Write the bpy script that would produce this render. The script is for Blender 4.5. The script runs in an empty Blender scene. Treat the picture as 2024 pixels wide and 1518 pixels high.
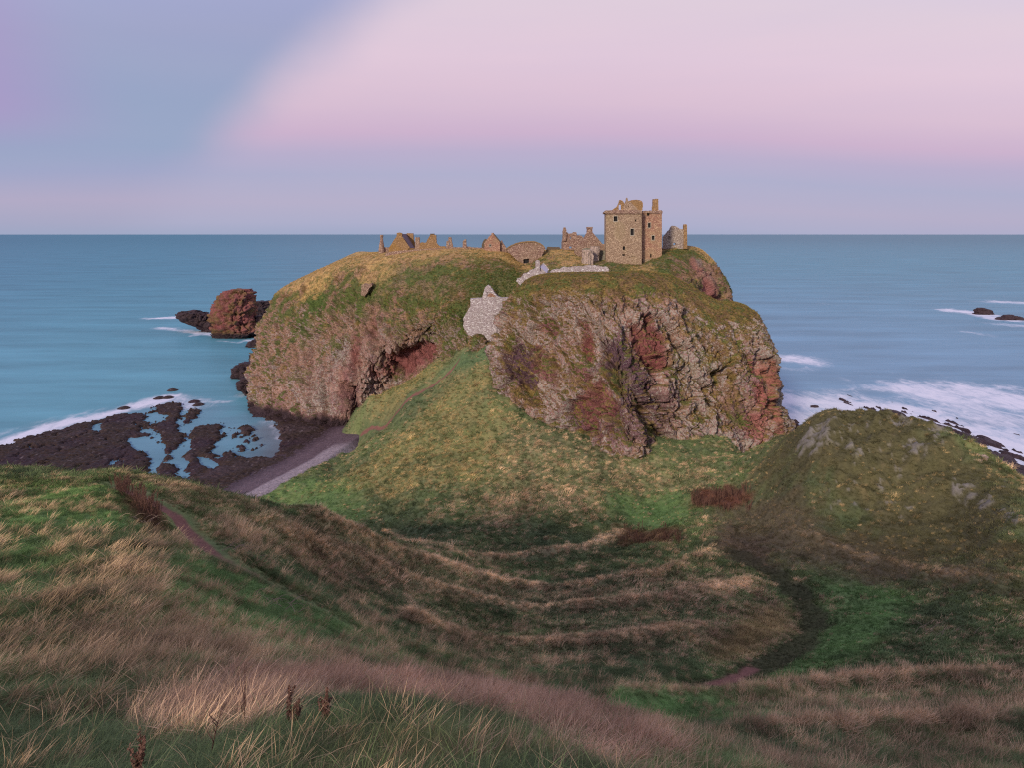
import bpy, math, random
import numpy as np
from mathutils import Vector
R = math.radians
sc = bpy.context.scene
COL = sc.collection
random.seed(7)
RNG = np.random.default_rng(11)

# ------------------------------------------------------------------ camera
F, CU, CV, H = 1349.0, 1012.0, 463.0, 53.0
cam_d = bpy.data.cameras.new('camera')
cam = bpy.data.objects.new('camera', cam_d); COL.objects.link(cam)
cam.location = (0, 0, H); cam.rotation_euler = (R(90), 0, 0)
cam_d.sensor_width = 36.0; cam_d.lens = 36.0 * F / 2024.0
cam_d.shift_y = -(760.0 - CV) / 2024.0
cam_d.clip_start = 0.1; cam_d.clip_end = 200000.0
sc.camera = cam

# ------------------------------------------------------------------ light
SUN_EL, SUN_AZ = R(21), R(-27)          # low soft sun behind the camera
sun_d = bpy.data.lights.new('sun', 'SUN'); sun_d.energy = 3.1; sun_d.angle = R(7)
sun_d.color = (1.0, 0.84, 0.68)
sun = bpy.data.objects.new('sun', sun_d); COL.objects.link(sun)
sdir = Vector((math.sin(SUN_AZ) * math.cos(SUN_EL), -math.cos(SUN_AZ) * math.cos(SUN_EL), math.sin(SUN_EL)))
sun.rotation_euler = sdir.to_track_quat('Z', 'Y').to_euler()
sc.view_settings.view_transform = 'Standard'
sc.view_settings.look = 'None'
sc.view_settings.exposure = 0.0
sc.view_settings.gamma = 1.0
sc.cycles.use_denoising = False
sc.cycles.filter_width = 1.2
sc.cycles.max_bounces = 4
sc.cycles.diffuse_bounces = 2
sc.cycles.glossy_bounces = 2


def lin(c):
    return tuple(((x / 255.0) / 12.92 if x / 255.0 <= 0.04045 else ((x / 255.0 + 0.055) / 1.055) ** 2.4) for x in c)


class NT:
    """tiny node helper"""
    def __init__(s, tree):
        s.t = tree; s.n = tree.nodes; s.l = tree.links

    def new(s, typ, ins=None, **kw):
        nd = s.n.new(typ)
        for k, v in kw.items():
            setattr(nd, k, v)
        for k, v in (ins or {}).items():
            s.put(nd.inputs[k], v)
        return nd

    def put(s, sock, v):
        if isinstance(v, bpy.types.NodeSocket):
            s.l.new(v, sock)
        else:
            if sock.type == 'RGBA' and hasattr(v, '__len__') and len(v) == 3:
                v = (*v, 1)
            sock.default_value = v

    def m(s, op, a, b=0.0, c=0.0, clamp=False):
        nd = s.n.new('ShaderNodeMath'); nd.operation = op; nd.use_clamp = clamp
        s.put(nd.inputs[0], a); s.put(nd.inputs[1], b); s.put(nd.inputs[2], c)
        return nd.outputs[0]

    def mix(s, f, a, b, bt='MIX'):
        nd = s.n.new('ShaderNodeMix'); nd.data_type = 'RGBA'; nd.blend_type = bt
        s.put(nd.inputs[0], f); s.put(nd.inputs[6], a); s.put(nd.inputs[7], b)
        return nd.outputs[2]

    def ss(s, x, a, b):
        nd = s.n.new('ShaderNodeMapRange'); nd.interpolation_type = 'SMOOTHSTEP'
        s.put(nd.inputs[0], x); nd.inputs[1].default_value = a; nd.inputs[2].default_value = b
        nd.inputs[3].default_value = 0; nd.inputs[4].default_value = 1
        return nd.outputs[0]

    def ramp(s, x, stops):
        nd = s.n.new('ShaderNodeValToRGB'); cr = nd.color_ramp
        while len(cr.elements) < len(stops):
            cr.elements.new(0.5)
        for e, (p, c) in zip(cr.elements, stops):
            e.position = p; e.color = (*c, 1)
        s.put(nd.inputs[0], x)
        return nd.outputs[0]

    def noise(s, vec, scale, detail=4, rough=0.55, dist=0.0):
        nd = s.n.new('ShaderNodeTexNoise')
        if vec is not None:
            s.l.new(vec, nd.inputs['Vector'])
        nd.inputs['Scale'].default_value = scale; nd.inputs['Detail'].default_value = detail
        nd.inputs['Roughness'].default_value = rough; nd.inputs['Distortion'].default_value = dist
        return nd.outputs[0]


# ------------------------------------------------------------------ world: dusk sky
world = bpy.data.worlds.new('World'); sc.world = world; world.use_nodes = True
w = NT(world.node_tree); w.n.clear()
tc = w.new('ShaderNodeTexCoord')
sp = w.new('ShaderNodeSeparateXYZ', {0: tc.outputs['Generated']})
yy = w.m('MAXIMUM', sp.outputs[1], 0.3)
q0 = w.m('DIVIDE', sp.outputs[2], yy); p = w.m('DIVIDE', sp.outputs[0], yy)
qs = w.m('MULTIPLY', w.ss(p, 0.1, 0.8), 0.030)
q = w.m('ADD', q0, qs)


def vq(v):          # photo row -> ramp position (ramp covers q from 0 to 0.4)
    return max(0.0, (463 - v) / 1349.0 / 0.4)


qr = w.m('DIVIDE', q, 0.4, clamp=True)
pink = [(0.0, lin((160, 170, 200))), (vq(440), lin((172, 174, 204))), (vq(400), lin((180, 174, 203))), (vq(345), lin((174, 174, 205))),
        (vq(300), lin((186, 174, 205))), (vq(262), lin((206, 178, 206))), (vq(205), lin((220, 192, 212))), (vq(110), lin((228, 203, 220))), (0.86, lin((227, 208, 222))), (1.0, lin((222, 208, 226)))]
blue = [(0.0, lin((158, 168, 198))), (vq(440), lin((166, 168, 198))), (vq(395), lin((178, 170, 199))), (vq(340), lin((160, 166, 201))),
        (vq(290), lin((150, 166, 199))), (vq(200), lin((150, 165, 198))), (vq(60), lin((158, 165, 201))), (1.0, lin((168, 172, 212)))]
cp = w.ramp(qr, pink); cb = w.ramp(qr, blue)
diag = w.m('SUBTRACT', w.m('ADD', p, 0.545), w.m('MULTIPLY', q0, 1.0))
wob = w.m('MULTIPLY', w.m('SUBTRACT', w.noise(tc.outputs['Generated'], 2.6, 4, 0.5), 0.5), 0.22)
diag = w.m('ADD', diag, wob)
em = w.mix(w.ss(diag, -0.08, 0.11), cb, cp)
# violet flank on the far left
dl = w.m('ADD', w.m('ADD', p, 0.83), w.m('MULTIPLY', w.m('SUBTRACT', q0, 0.27), 0.55))
viol = w.m('MULTIPLY', w.ss(dl, 0.26, -0.05), w.ss(q0, 0.10, 0.20))
em = w.mix(w.m('MULTIPLY', viol, 0.75), em, lin((176, 146, 200)))
lowc = w.m('MULTIPLY', w.m('SUBTRACT', w.noise(w.new('ShaderNodeMapping', {0: tc.outputs['Generated'], 3: (1.5, 1.5, 14.0)}).outputs[0], 1.4, 3, 0.5), 0.5), 0.10)
em = w.mix(0.07, em, lin((190, 184, 198)))
em = w.mix(1.0, em, w.new('ShaderNodeCombineColor', {0: w.m('ADD', 1.0, lowc), 1: w.m('ADD', 1.0, w.m('MULTIPLY', lowc, 0.5)), 2: 1.0}).outputs[0], 'MULTIPLY')
sky = w.new('ShaderNodeTexSky'); sky.sky_type = 'NISHITA'; sky.sun_disc = False
sky.sun_elevation = SUN_EL; sky.sun_rotation = R(180) - SUN_AZ
sky.air_density = 1.0; sky.dust_density = 1.0
bg1 = w.new('ShaderNodeBackground', {0: em, 1: 0.97})
bg2 = w.new('ShaderNodeBackground', {0: sky.outputs[0], 1: 0.003})
add = w.new('ShaderNodeAddShader'); w.l.new(bg1.outputs[0], add.inputs[0]); w.l.new(bg2.outputs[0], add.inputs[1])
out = w.new('ShaderNodeOutputWorld'); w.l.new(add.outputs[0], out.inputs[0])

# ------------------------------------------------------------------ maths helpers


def P(u, v, Y):
    return np.array(((u - CU) * Y / F, Y, H - (v - CV) * Y / F))


def PZ(u, v, z=0.0):
    Y = (H - z) * F / (v - CV)
    return np.array(((u - CU) * Y / F, Y, z))


_rp = np.random.default_rng(5).permutation(256)
_perm = np.concatenate([_rp, _rp, _rp])
_g = np.random.default_rng(6).normal(size=(256, 3)); _g /= np.linalg.norm(_g, axis=1)[:, None]


def perlin(p):
    p = np.asarray(p, dtype=np.float64)
    pi = np.floor(p).astype(np.int64); pf = p - pi
    f = pf * pf * pf * (pf * (pf * 6 - 15) + 10)
    pi &= 255
    r = 0
    for dx in (0, 1):
        wx = f[:, 0] if dx else 1 - f[:, 0]
        a = _perm[pi[:, 0] + dx]
        for dy in (0, 1):
            wy = f[:, 1] if dy else 1 - f[:, 1]
            b = _perm[a + pi[:, 1] + dy]
            for dz in (0, 1):
                wz = f[:, 2] if dz else 1 - f[:, 2]
                c = _perm[b + pi[:, 2] + dz]
                g = _g[c]
                d = g[:, 0] * (pf[:, 0] - dx) + g[:, 1] * (pf[:, 1] - dy) + g[:, 2] * (pf[:, 2] - dz)
                r = r + wx * wy * wz * d
    return r * 1.5


def fbm(p, sc_=1.0, octs=4, rough=0.5, off=0.0, ridge=False):
    p = np.asarray(p) * sc_ + off
    a = 1.0; s = 0; t = 0
    for i in range(octs):
        n = perlin(p)
        if ridge:
            n = 1 - 2 * np.abs(n)
        s = s + a * n; t += a
        a *= rough; p = p * 2.03 + 17.3
    return s / t


def worley(p):
    """nearest jittered cell: random value, offset from its centre, distance margin to the next cell"""
    p = np.asarray(p, float); ip = np.floor(p).astype(np.int64)
    best = np.full(len(p), 9e9); sec = best.copy(); rid = np.zeros(len(p), int); off = np.zeros((len(p), 3))
    for dx in (-1, 0, 1):
        for dy in (-1, 0, 1):
            for dz in (-1, 0, 1):
                c = ip + (dx, dy, dz); k = _perm[_perm[_perm[c[:, 0] & 255] + (c[:, 1] & 255)] + (c[:, 2] & 255)]
                ct = c + 0.5 + 0.45 * np.clip(_g[k], -1, 1); D = p - ct; d = (D ** 2).sum(1)
                m_ = d < best
                sec = np.where(m_, best, np.minimum(sec, d)); best = np.where(m_, d, best)
                rid = np.where(m_, k, rid); off = np.where(m_[:, None], D, off)
    return rid, off, np.sqrt(sec) - np.sqrt(best)


def facets(p, size, seed=0):
    rid, off, edge = worley(p / size + seed * 7.7)
    rv = _perm[(rid + seed * 31) & 255] / 255.0
    tilt = (_g[(rid + 97 + seed) & 255] * off).sum(1)
    return (rv - 0.5) * 0.9 + tilt * 0.8 - 0.5 * np.exp(-(edge / 0.06) ** 2), rv


def sstep(x, a, b):
    t = np.clip((x - a) / (b - a), 0, 1)
    return t * t * (3 - 2 * t)


def xy3(x, y, z=0.0):
    return np.stack([x, y, np.zeros_like(x) + z], 1)


def seg_dist(x, y, pts, closed=False):
    n = len(pts); d = np.full(x.shape, 1e9)
    for i in range(n if closed else n - 1):
        a = pts[i]; b = pts[(i + 1) % n]
        ex, ey = b[0] - a[0], b[1] - a[1]; L = ex * ex + ey * ey + 1e-9
        t = np.clip(((x - a[0]) * ex + (y - a[1]) * ey) / L, 0, 1)
        dd = (x - a[0] - t * ex) ** 2 + (y - a[1] - t * ey) ** 2
        d = np.minimum(d, dd)
    return np.sqrt(d)


def poly_sd(x, y, pts):          # positive inside
    d = seg_dist(x, y, pts, True)
    ins = np.zeros(x.shape, bool); n = len(pts)
    for i in range(n):
        x1, y1 = pts[i][:2]; x2, y2 = pts[(i + 1) % n][:2]
        c = (y1 > y) != (y2 > y)
        if y2 != y1:
            ins ^= c & (x < (x2 - x1) * (y - y1) / (y2 - y1) + x1)
    return np.where(ins, d, -d)


# ------------------------------------------------------------------ mesh helpers
def tag(o, label=None, cat=None, group=None, kind=None):
    if label: o['label'] = label
    if cat: o['category'] = cat
    if group: o['group'] = group
    if kind: o['kind'] = kind
    return o


def mesh_np(name, V, Fq, mat, attrs=None, smooth=True, parent=None):
    me = bpy.data.meshes.new(name)
    V = np.ascontiguousarray(V, dtype=np.float32); Fq = np.ascontiguousarray(Fq, dtype=np.int32)
    n, k = Fq.shape
    me.vertices.add(len(V)); me.vertices.foreach_set('co', V.ravel())
    me.loops.add(n * k); me.loops.foreach_set('vertex_index', Fq.ravel())
    me.polygons.add(n); me.polygons.foreach_set('loop_start', np.arange(0, n * k, k, dtype=np.int32))
    me.polygons.foreach_set('loop_total', np.full(n, k, dtype=np.int32))
    if smooth:
        me.polygons.foreach_set('use_smooth', np.ones(n, bool))
    me.update(); me.validate()
    for an, (typ, dat) in (attrs or {}).items():
        at = me.attributes.new(an, typ, 'POINT')
        dat = np.ascontiguousarray(dat, dtype=np.float32)
        at.data.foreach_set('color' if typ == 'FLOAT_COLOR' else ('vector' if typ == 'FLOAT_VECTOR' else 'value'), dat.ravel())
    me.materials.append(mat)
    o = bpy.data.objects.new(name, me); COL.objects.link(o)
    if parent: o.parent = parent
    return o


def rgba(c):
    return np.concatenate([c, np.ones((len(c), 1))], 1)


def grid_faces(n, m, wrap_n=False, flip=False):
    i = np.arange(n if wrap_n else n - 1)[:, None]; j = np.arange(m - 1)[None, :]
    i2 = (i + 1) % n
    a = i * m + j; b = i2 * m + j; c = i2 * m + j + 1; d = i * m + j + 1
    f = np.stack([a, b, c, d], -1).reshape(-1, 4)
    return f[:, ::-1] if flip else f


def grid_normals(G, wrap=False):
    if wrap:
        du = np.roll(G, -1, 0) - np.roll(G, 1, 0)
    else:
        du = np.gradient(G, axis=0)
    dv = np.gradient(G, axis=1)
    n = np.cross(du, dv); n /= (np.linalg.norm(n, axis=2, keepdims=True) + 1e-9)
    return n


def catmull(pts, n, closed=False):
    """pts (k, ..) -> n samples, axis 0"""
    pts = np.asarray(pts, float); k = len(pts)
    t = np.linspace(0, k if closed else k - 1, n, endpoint=not closed)
    i = np.floor(t).astype(int)
    if not closed:
        i = np.minimum(i, k - 2)
    f = t - i
    def g(j):
        return pts[j % k] if closed else pts[np.clip(j, 0, k - 1)]
    p0, p1, p2, p3 = g(i - 1), g(i), g(i + 1), g(i + 2)
    f = f.reshape((-1,) + (1,) * (pts.ndim - 1))
    return 0.5 * (2 * p1 + (p2 - p0) * f + (2 * p0 - 5 * p1 + 4 * p2 - p3) * f ** 2 + (3 * p1 - p0 - 3 * p2 + p3) * f ** 3)


# ------------------------------------------------------------------ materials
def new_mat(name):
    m = bpy.data.materials.new(name); m.use_nodes = True
    t = NT(m.node_tree); t.n.clear()
    o = t.new('ShaderNodeOutputMaterial')
    b = t.new('ShaderNodeBsdfPrincipled')
    t.l.new(b.outputs[0], o.inputs[0])
    return m, t, b


def mat_land(name, s1=3.0, s2=14.0, var=0.5, bump=0.6, bdist=0.15, lichen=False, rough=0.95):
    """surface whose large-scale colour is a mesh attribute; fine mottling is procedural"""
    m, t, b = new_mat(name)
    pos = t.new('ShaderNodeNewGeometry').outputs['Position']
    col = t.new('ShaderNodeAttribute', attribute_name='col').outputs['Color']
    n1 = t.noise(pos, s1, 5, 0.65); n2 = t.noise(pos, s2, 3, 0.6)
    k = t.m('ADD', t.m('MULTIPLY', t.m('SUBTRACT', n1, 0.5), 2.6 * var), t.m('MULTIPLY', t.m('SUBTRACT', n2, 0.5), 1.6 * var))
    k = t.m('MAXIMUM', t.m('ADD', 1.0, k), 0.25)
    cc = t.mix(1.0, col, t.new('ShaderNodeCombineColor', {0: k, 1: k, 2: k}).outputs[0], 'MULTIPLY')
    if lichen:
        ml = t.new('ShaderNodeAttribute', attribute_name='lich').outputs['Fac']
        n3 = t.noise(pos, 2.2, 5, 0.8, 0.3)
        th = t.m('SUBTRACT', t.m('ADD', n3, t.m('MULTIPLY', t.m('SUBTRACT', ml, 0.5), 0.26)), 0.565)
        f = t.ss(th, 0.0, 0.07)
        cc = t.mix(t.m('MULTIPLY', f, 0.8), cc, t.mix(n2, (0.36, 0.33, 0.29), (0.60, 0.56, 0.49)))
        dk = t.ss(t.noise(pos, 1.7, 6, 0.75, 1.0), 0.38, 0.32)
        cc = t.mix(t.m('MULTIPLY', dk, 0.65), cc, (0.035, 0.025, 0.025))
    t.put(b.inputs['Base Color'], cc)
    b.inputs['Roughness'].default_value = rough
    b.inputs['Specular IOR Level'].default_value = 0.15
    h = t.m('ADD', n1, t.m('MULTIPLY', n2, 0.4))
    bp = t.new('ShaderNodeBump', {'Strength': bump, 'Distance': bdist, 'Height': h})
    t.l.new(bp.outputs[0], b.inputs['Normal'])
    return m


M_turf = mat_land('turf_soil', 2.2, 9.0, 0.45, 0.5, 0.12)
M_cliff = mat_land('conglomerate_cliff', 2.4, 7.0, 0.8, 1.0, 0.5, lichen=True)
M_shore = mat_land('wet_shore_rock', 2.0, 7.0, 0.6, 0.9, 0.25, rough=0.55)


def mat_stone(name, c1, c2, c3, scale=4.4, pale=0.25, lich=(0.45, 0.38, 0.2), lf=0.2, mortar=(0.25, 0.2, 0.16)):
    m, t, b = new_mat(name)
    pos = t.new('ShaderNodeNewGeometry').outputs['Position']
    mp = t.new('ShaderNodeMapping', {0: pos, 3: (1.0, 1.0, 1.7)}).outputs[0]
    v = t.new('ShaderNodeTexVoronoi', {'Vector': mp, 'Scale': scale})
    v2 = t.new('ShaderNodeTexVoronoi', {'Vector': mp, 'Scale': scale}, feature='DISTANCE_TO_EDGE')
    rnd = t.new('ShaderNodeSeparateColor', {0: v.outputs['Color']})
    c = t.ramp(rnd.outputs[0], [(0.0, c1), (0.45, c2), (1.0 - pale, c3), (1.0, tuple(min(0.9, x * 1.5) for x in c3))])
    big = t.noise(pos, 0.22, 4, 0.6)
    c = t.mix(t.m('MULTIPLY', t.ss(big, 0.45, 0.65), lf * 2), c, lich)
    fine = t.noise(pos, 5.0, 4, 0.7)
    k = t.m('ADD', 0.62, t.m('MULTIPLY', fine, 0.76))
    c = t.mix(1.0, c, t.new('ShaderNodeCombineColor', {0: k, 1: k, 2: k}).outputs[0], 'MULTIPLY')
    c = t.mix(t.ss(v2.outputs['Distance'], 0.09, 0.02), c, mortar)
    t.put(b.inputs['Base Color'], c); b.inputs['Roughness'].default_value = 0.95
    b.inputs['Specular IOR Level'].default_value = 0.1
    h = t.m('ADD', t.ss(v2.outputs['Distance'], 0.0, 0.12), fine)
    t.l.new(t.new('ShaderNodeBump', {'Strength': 0.7, 'Distance': 0.08, 'Height': h}).outputs[0], b.inputs['Normal'])
    return m


M_tan = mat_stone('tan_tower_rubble', (0.22, 0.145, 0.10), (0.36, 0.25, 0.17), (0.50, 0.38, 0.27), lf=0.18, mortar=(0.31, 0.22, 0.155))
M_pinkst = mat_stone('pink_tower_rubble', (0.30, 0.13, 0.10), (0.44, 0.23, 0.16), (0.55, 0.36, 0.24), lf=0.2, mortar=(0.27, 0.17, 0.13))
M_ruin = mat_stone('red_grey_ruin_rubble', (0.20, 0.11, 0.09), (0.36, 0.22, 0.17), (0.52, 0.38, 0.29), lf=0.12, mortar=(0.17, 0.11, 0.09))
M_gold = mat_stone('lichen_gold_rubble', (0.26, 0.15, 0.07), (0.38, 0.23, 0.10), (0.46, 0.30, 0.16), lf=0.4, lich=(0.42, 0.24, 0.05), mortar=(0.2, 0.13, 0.08))
M_grey = mat_stone('grey_pink_chapel_rubble', (0.28, 0.20, 0.17), (0.44, 0.35, 0.30), (0.58, 0.50, 0.43), lf=0.1, mortar=(0.22, 0.17, 0.15))
M_white = mat_stone('pale_limewashed_rubble', (0.32, 0.26, 0.27), (0.50, 0.43, 0.44), (0.66, 0.60, 0.60), scale=3.2, lf=0.15, lich=(0.34, 0.31, 0.29), mortar=(0.40, 0.33, 0.33))
M_lich = mat_stone('grey_green_wall', (0.17, 0.16, 0.12), (0.26, 0.27, 0.20), (0.36, 0.34, 0.27), lf=0.2, lich=(0.13, 0.17, 0.10))


def mat_plain(name, c, rough=0.9, var=0.25, scale=4.0):
    m, t, b = new_mat(name)
    pos = t.new('ShaderNodeNewGeometry').outputs['Position']
    k = t.m('ADD', 1 - var, t.m('MULTIPLY', t.noise(pos, scale, 4, 0.6), 2 * var))
    t.put(b.inputs['Base Color'], t.mix(1.0, c, t.new('ShaderNodeCombineColor', {0: k, 1: k, 2: k}).outputs[0], 'MULTIPLY'))
    b.inputs['Roughness'].default_value = rough; b.inputs['Specular IOR Level'].default_value = 0.2
    return m


M_dark = mat_plain('unlit_interior', (0.025, 0.024, 0.026))  # near-black colour stands in for the darkness inside openings
M_slate = mat_plain('violet_slate', (0.14, 0.10, 0.13), 0.7)
M_roof = mat_plain('lilac_slate', (0.33, 0.33, 0.50), 0.6, 0.1)
M_dress = mat_plain('dressed_grey_stone', (0.40, 0.36, 0.29))
M_cope = mat_plain('dark_coping', (0.13, 0.10, 0.07))
M_turfcap = mat_plain('turf_capping', (0.26, 0.17, 0.08), 0.95, 0.5, 2.5)
M_dock = mat_plain('dry_dock_seed', (0.15, 0.082, 0.06), 0.95, 0.5, 30)
M_stalk = mat_plain('bleached_stalk', (0.36, 0.27, 0.20), 0.9, 0.3, 30)

# ------------------------------------------------------------------ terrain heights (one function of x, y)
TP = [  # (photo column, row, distance) : ground seen in the picture
    (0, 932, 45), (130, 934, 45), (270, 942, 45), (380, 962, 46), (500, 990, 49), (620, 1022, 56), (740, 1058, 66), (860, 1090, 76),
    (0, 1000, 33), (200, 1000, 34), (0, 1100, 23), (200, 1100, 24), (350, 1050, 35), (450, 1100, 32), (560, 1165, 31), (660, 1215, 30),
    (0, 1300, 12.5), (200, 1200, 18), (300, 1300, 14), (200, 1400, 9), (0, 1500, 5.5), (300, 1500, 5.0), (450, 1250, 19),
    (600, 1300, 18), (600, 1370, 9.5), (800, 1372, 8.0), (1012, 1400, 6.3), (1012, 1518, 3.6), (600, 1500, 4.2), (1200, 1490, 5.4), (1330, 1530, 5.0), (1430, 1580, 9), (1560, 1560, 12), (1250, 1600, 9), (1800, 1560, 15),
    (800, 1310, 31), (800, 1250, 40), (800, 1190, 50), (800, 1130, 61), (650, 1100, 49), (620, 1150, 40),
    (1000, 1370, 32), (1000, 1300, 44), (1000, 1240, 56), (1000, 1170, 70), (1000, 1110, 85), (1000, 1060, 98), (900, 1045, 103),
    (1150, 1400, 30), (1200, 1300, 44), (1200, 1200, 62), (1200, 1130, 77), (1200, 1050, 98),
    (1300, 1450, 25), (1400, 1380, 36), (1400, 1300, 46), (1400, 1220, 57), (1400, 1150, 68), (1400, 1060, 86), (1290, 985, 112),
    (1500, 1500, 19), (1500, 1430, 27), (1500, 1340, 42), (1600, 1210, 59), (1560, 1140, 69), (1480, 1320, 45),
    (1700, 1500, 20), (1700, 1400, 31), (1700, 1300, 45), (1700, 1200, 57), (1700, 1120, 69), (1600, 1060, 78),
    (2024, 1500, 21), (1900, 1400, 31), (1900, 1300, 42), (1900, 1200, 53), (2024, 1200, 50), (2024, 1100, 58), (1900, 1100, 64), (1900, 1000, 74), (2024, 1020, 64),
    (2024, 990, 70), (1960, 948, 76), (1880, 908, 82), (1858, 872, 86), (1800, 855, 90), (1740, 842, 93), (1660, 838, 95), (1600, 848, 97),
    (1580, 880, 96), (1520, 940, 98), (1480, 960, 101), (1650, 900, 89), (1650, 1000, 82), (1780, 950, 83), (1500, 1010, 93),
    (1440, 960, 106), (1420, 1000, 98), (1540, 880, 128), (1490, 905, 122), (1450, 885, 134), (1380, 865, 136), (1300, 872, 132), (1253, 892, 126),
    (1188, 882, 128), (1143, 862, 132), (1090, 845, 135), (1042, 825, 138), (1009, 798, 142), (985, 745, 150), (978, 700, 158), (975, 683, 167),
    (930, 728, 156), (900, 800, 147), (950, 880, 131), (1000, 950, 117), (900, 960, 118), (1100, 950, 114), (1200, 960, 113), (1350, 930, 118), (850, 1010, 111),
    (750, 1040, 112), (620, 1005, 124), (515, 984, 132), (640, 916, 152), (720, 861, 168), (560, 955, 139),
    (800, 860, 143), (800, 930, 128), (700, 950, 132), (860, 765, 162), (780, 818, 164),
    (700, 838, 176), (730, 790, 177), (800, 765, 173), (860, 722, 173), (690, 850, 176), (900, 705, 169), (940, 690, 168), (925, 672, 170), (955, 678, 169), (620, 945, 140), (665, 935, 143), (705, 900, 148), (745, 868, 157), (760, 845, 165), (560, 985, 132), (735, 815, 172), (700, 815, 178), (770, 780, 174),
]
TW = [  # (x, y, z) : ground hidden in the picture
    (0, 0, 51.3), (-3, 0, 51.4), (3, 0, 51.0), (0, -6, 52.2), (0, -20, 53.5), (-30, -20, 53.5), (35, -20, 53), (0, -60, 57), (-70, -60, 58), (80, -60, 57),  # unseen ground behind the camera, raised to block the low sun
    (-60, 0, 50), (-60, 40, 38), (-35, 10, 47), (60, 0, 46), (100, 0, 46), (90, 40, 35), (120, 60, 30), (30, 5, 45), (15, 5, 45.5), (5, 5, 47.0), (9, 2, 48), (4, 9, 44.2), (20, 12, 42.5),
    (-60, 80, 19), (-35, 80, 17), (-15, 88, 12), (-90, 80, 19), (-40, 108, 4), (-70, 115, 2), (-110, 115, 0), (-60, 140, -1.0), (-90, 160, -4), (-130, 140, -5), (-20, 108, 4.5), (-38, 122, 2.2), (-62, 130, 0.5),
    (-48, 158, 0.3), (-62, 170, -2.5), (-42, 172, 1.0), (-60, 190, -4), (-42, 186, 0.0), (-36, 195, 0.0), (-80, 200, -6),
    (60, 125, 3), (45, 128, 8), (75, 115, 4), (95, 105, 4), (115, 90, 6), (78, 135, -1), (60, 150, -4), (100, 135, -2), (130, 115, -1), (160, 130, -5), (100, 160, -6), (70, 180, -6), (150, 90, 10),
    (0, 180, 20), (20, 180, 15), (40, 170, 5), (0, 220, 10), (30, 220, 5), (-30, 220, 0), (-10, 190, 24), (10, 145, 10), (30, 150, 8), (48, 145, 7),
    (-10, 7, 47.9), (-16, 16, 44.4), (-2, 14, 43.2), (3, 18, 40.5),
]
_cp = [P(*a) for a in TP] + [np.array(a, float) for a in TW]
_cp = np.array(_cp)
_cr = np.hypot(_cp[:, 0], _cp[:, 1]); _cp[:, 2] -= 0.25 * np.clip((30 - _cr) / 22, 0, 1)


def _warp(x, y):                 # finer control close by, coarser far off
    r = np.sqrt(x * x + y * y) + 1e-6
    k = np.log1p(r / 12.0) * 12.0 / r
    return x * k, y * k


_cx, _cy = _warp(_cp[:, 0], _cp[:, 1])
_C = 0.5
_A = np.sqrt((_cx[:, None] - _cx) ** 2 + (_cy[:, None] - _cy) ** 2 + _C * _C)
_n = len(_cp); _Pm = np.stack([np.ones(_n), _cx, _cy], 1)
_K = np.block([[_A - np.eye(_n) * 0.004, _Pm], [_Pm.T, np.zeros((3, 3))]])
_W = np.linalg.solve(_K, np.concatenate([_cp[:, 2], np.zeros(3)]))


def h0(x, y):
    x = np.asarray(x, float); y = np.asarray(y, float)
    o = np.empty(x.shape)
    for s in range(0, x.size, 60000):
        a, b = _warp(x[s:s + 60000], y[s:s + 60000])
        D = np.sqrt((a[:, None] - _cx) ** 2 + (b[:, None] - _cy) ** 2 + _C * _C)
        o[s:s + 60000] = D @ _W[:_n] + _W[_n] + a * _W[_n + 1] + b * _W[_n + 2]
    return o


def hit(u, v):
    Y = np.geomspace(2.5, 400, 1500)
    x = (u - CU) * Y / F; z = H - (v - CV) * Y / F
    g = h0(x, Y)
    below = np.nonzero(g > z)[0]
    i = below[0] if len(below) else len(Y) - 1
    return np.array((x[i], Y[i], g[i]))


def hits(pts):
    return [hit(u, v) for u, v in pts]


# terracette lines across the bowl (real little ridges) and the trodden paths
TERR = [hits(p_) for p_ in (
    [(620, 1030), (740, 1075), (860, 1125), (1000, 1160), (1150, 1163), (1300, 1142), (1400, 1100)],
    [(760, 1065), (900, 1100), (1020, 1108), (1150, 1095), (1220, 1060)],
    [(560, 1060), (700, 1110), (830, 1165), (980, 1205), (1150, 1210), (1330, 1190), (1480, 1160)],
    [(820, 1240), (1000, 1285), (1200, 1280), (1380, 1250)],
    [(1250, 1395), (1500, 1385), (1750, 1360), (2024, 1345)],
    [(1450, 1480), (1700, 1462), (2024, 1450)],
    [(1560, 1060), (1750, 1120), (2000, 1160)])]
PATHS = [(hits([(235, 958), (290, 980), (350, 1017), (390, 1062), (430, 1097), (500, 1132), (580, 1177), (650, 1212), (700, 1245)]), 0.5),
         (hits([(905, 716), (860, 762), (790, 812), (715, 862)]), 0.5)]
LANE = hits([(1455, 1095), (1510, 1125), (1570, 1165), (1608, 1215), (1590, 1270), (1520, 1310), (1440, 1340), (1380, 1352)])
LANE_RED = hits([(1410, 1346), (1445, 1336), (1485, 1318)])


TOE = [tuple(PZ(u, v, 2.2)[:2]) for u, v in ((380, 1060), (510, 985), (640, 915), (720, 860), (735, 845))]
INN = [tuple(q_) for q_ in TOE] + [(0, 190), (20, 60), (-20, 60)]


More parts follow.
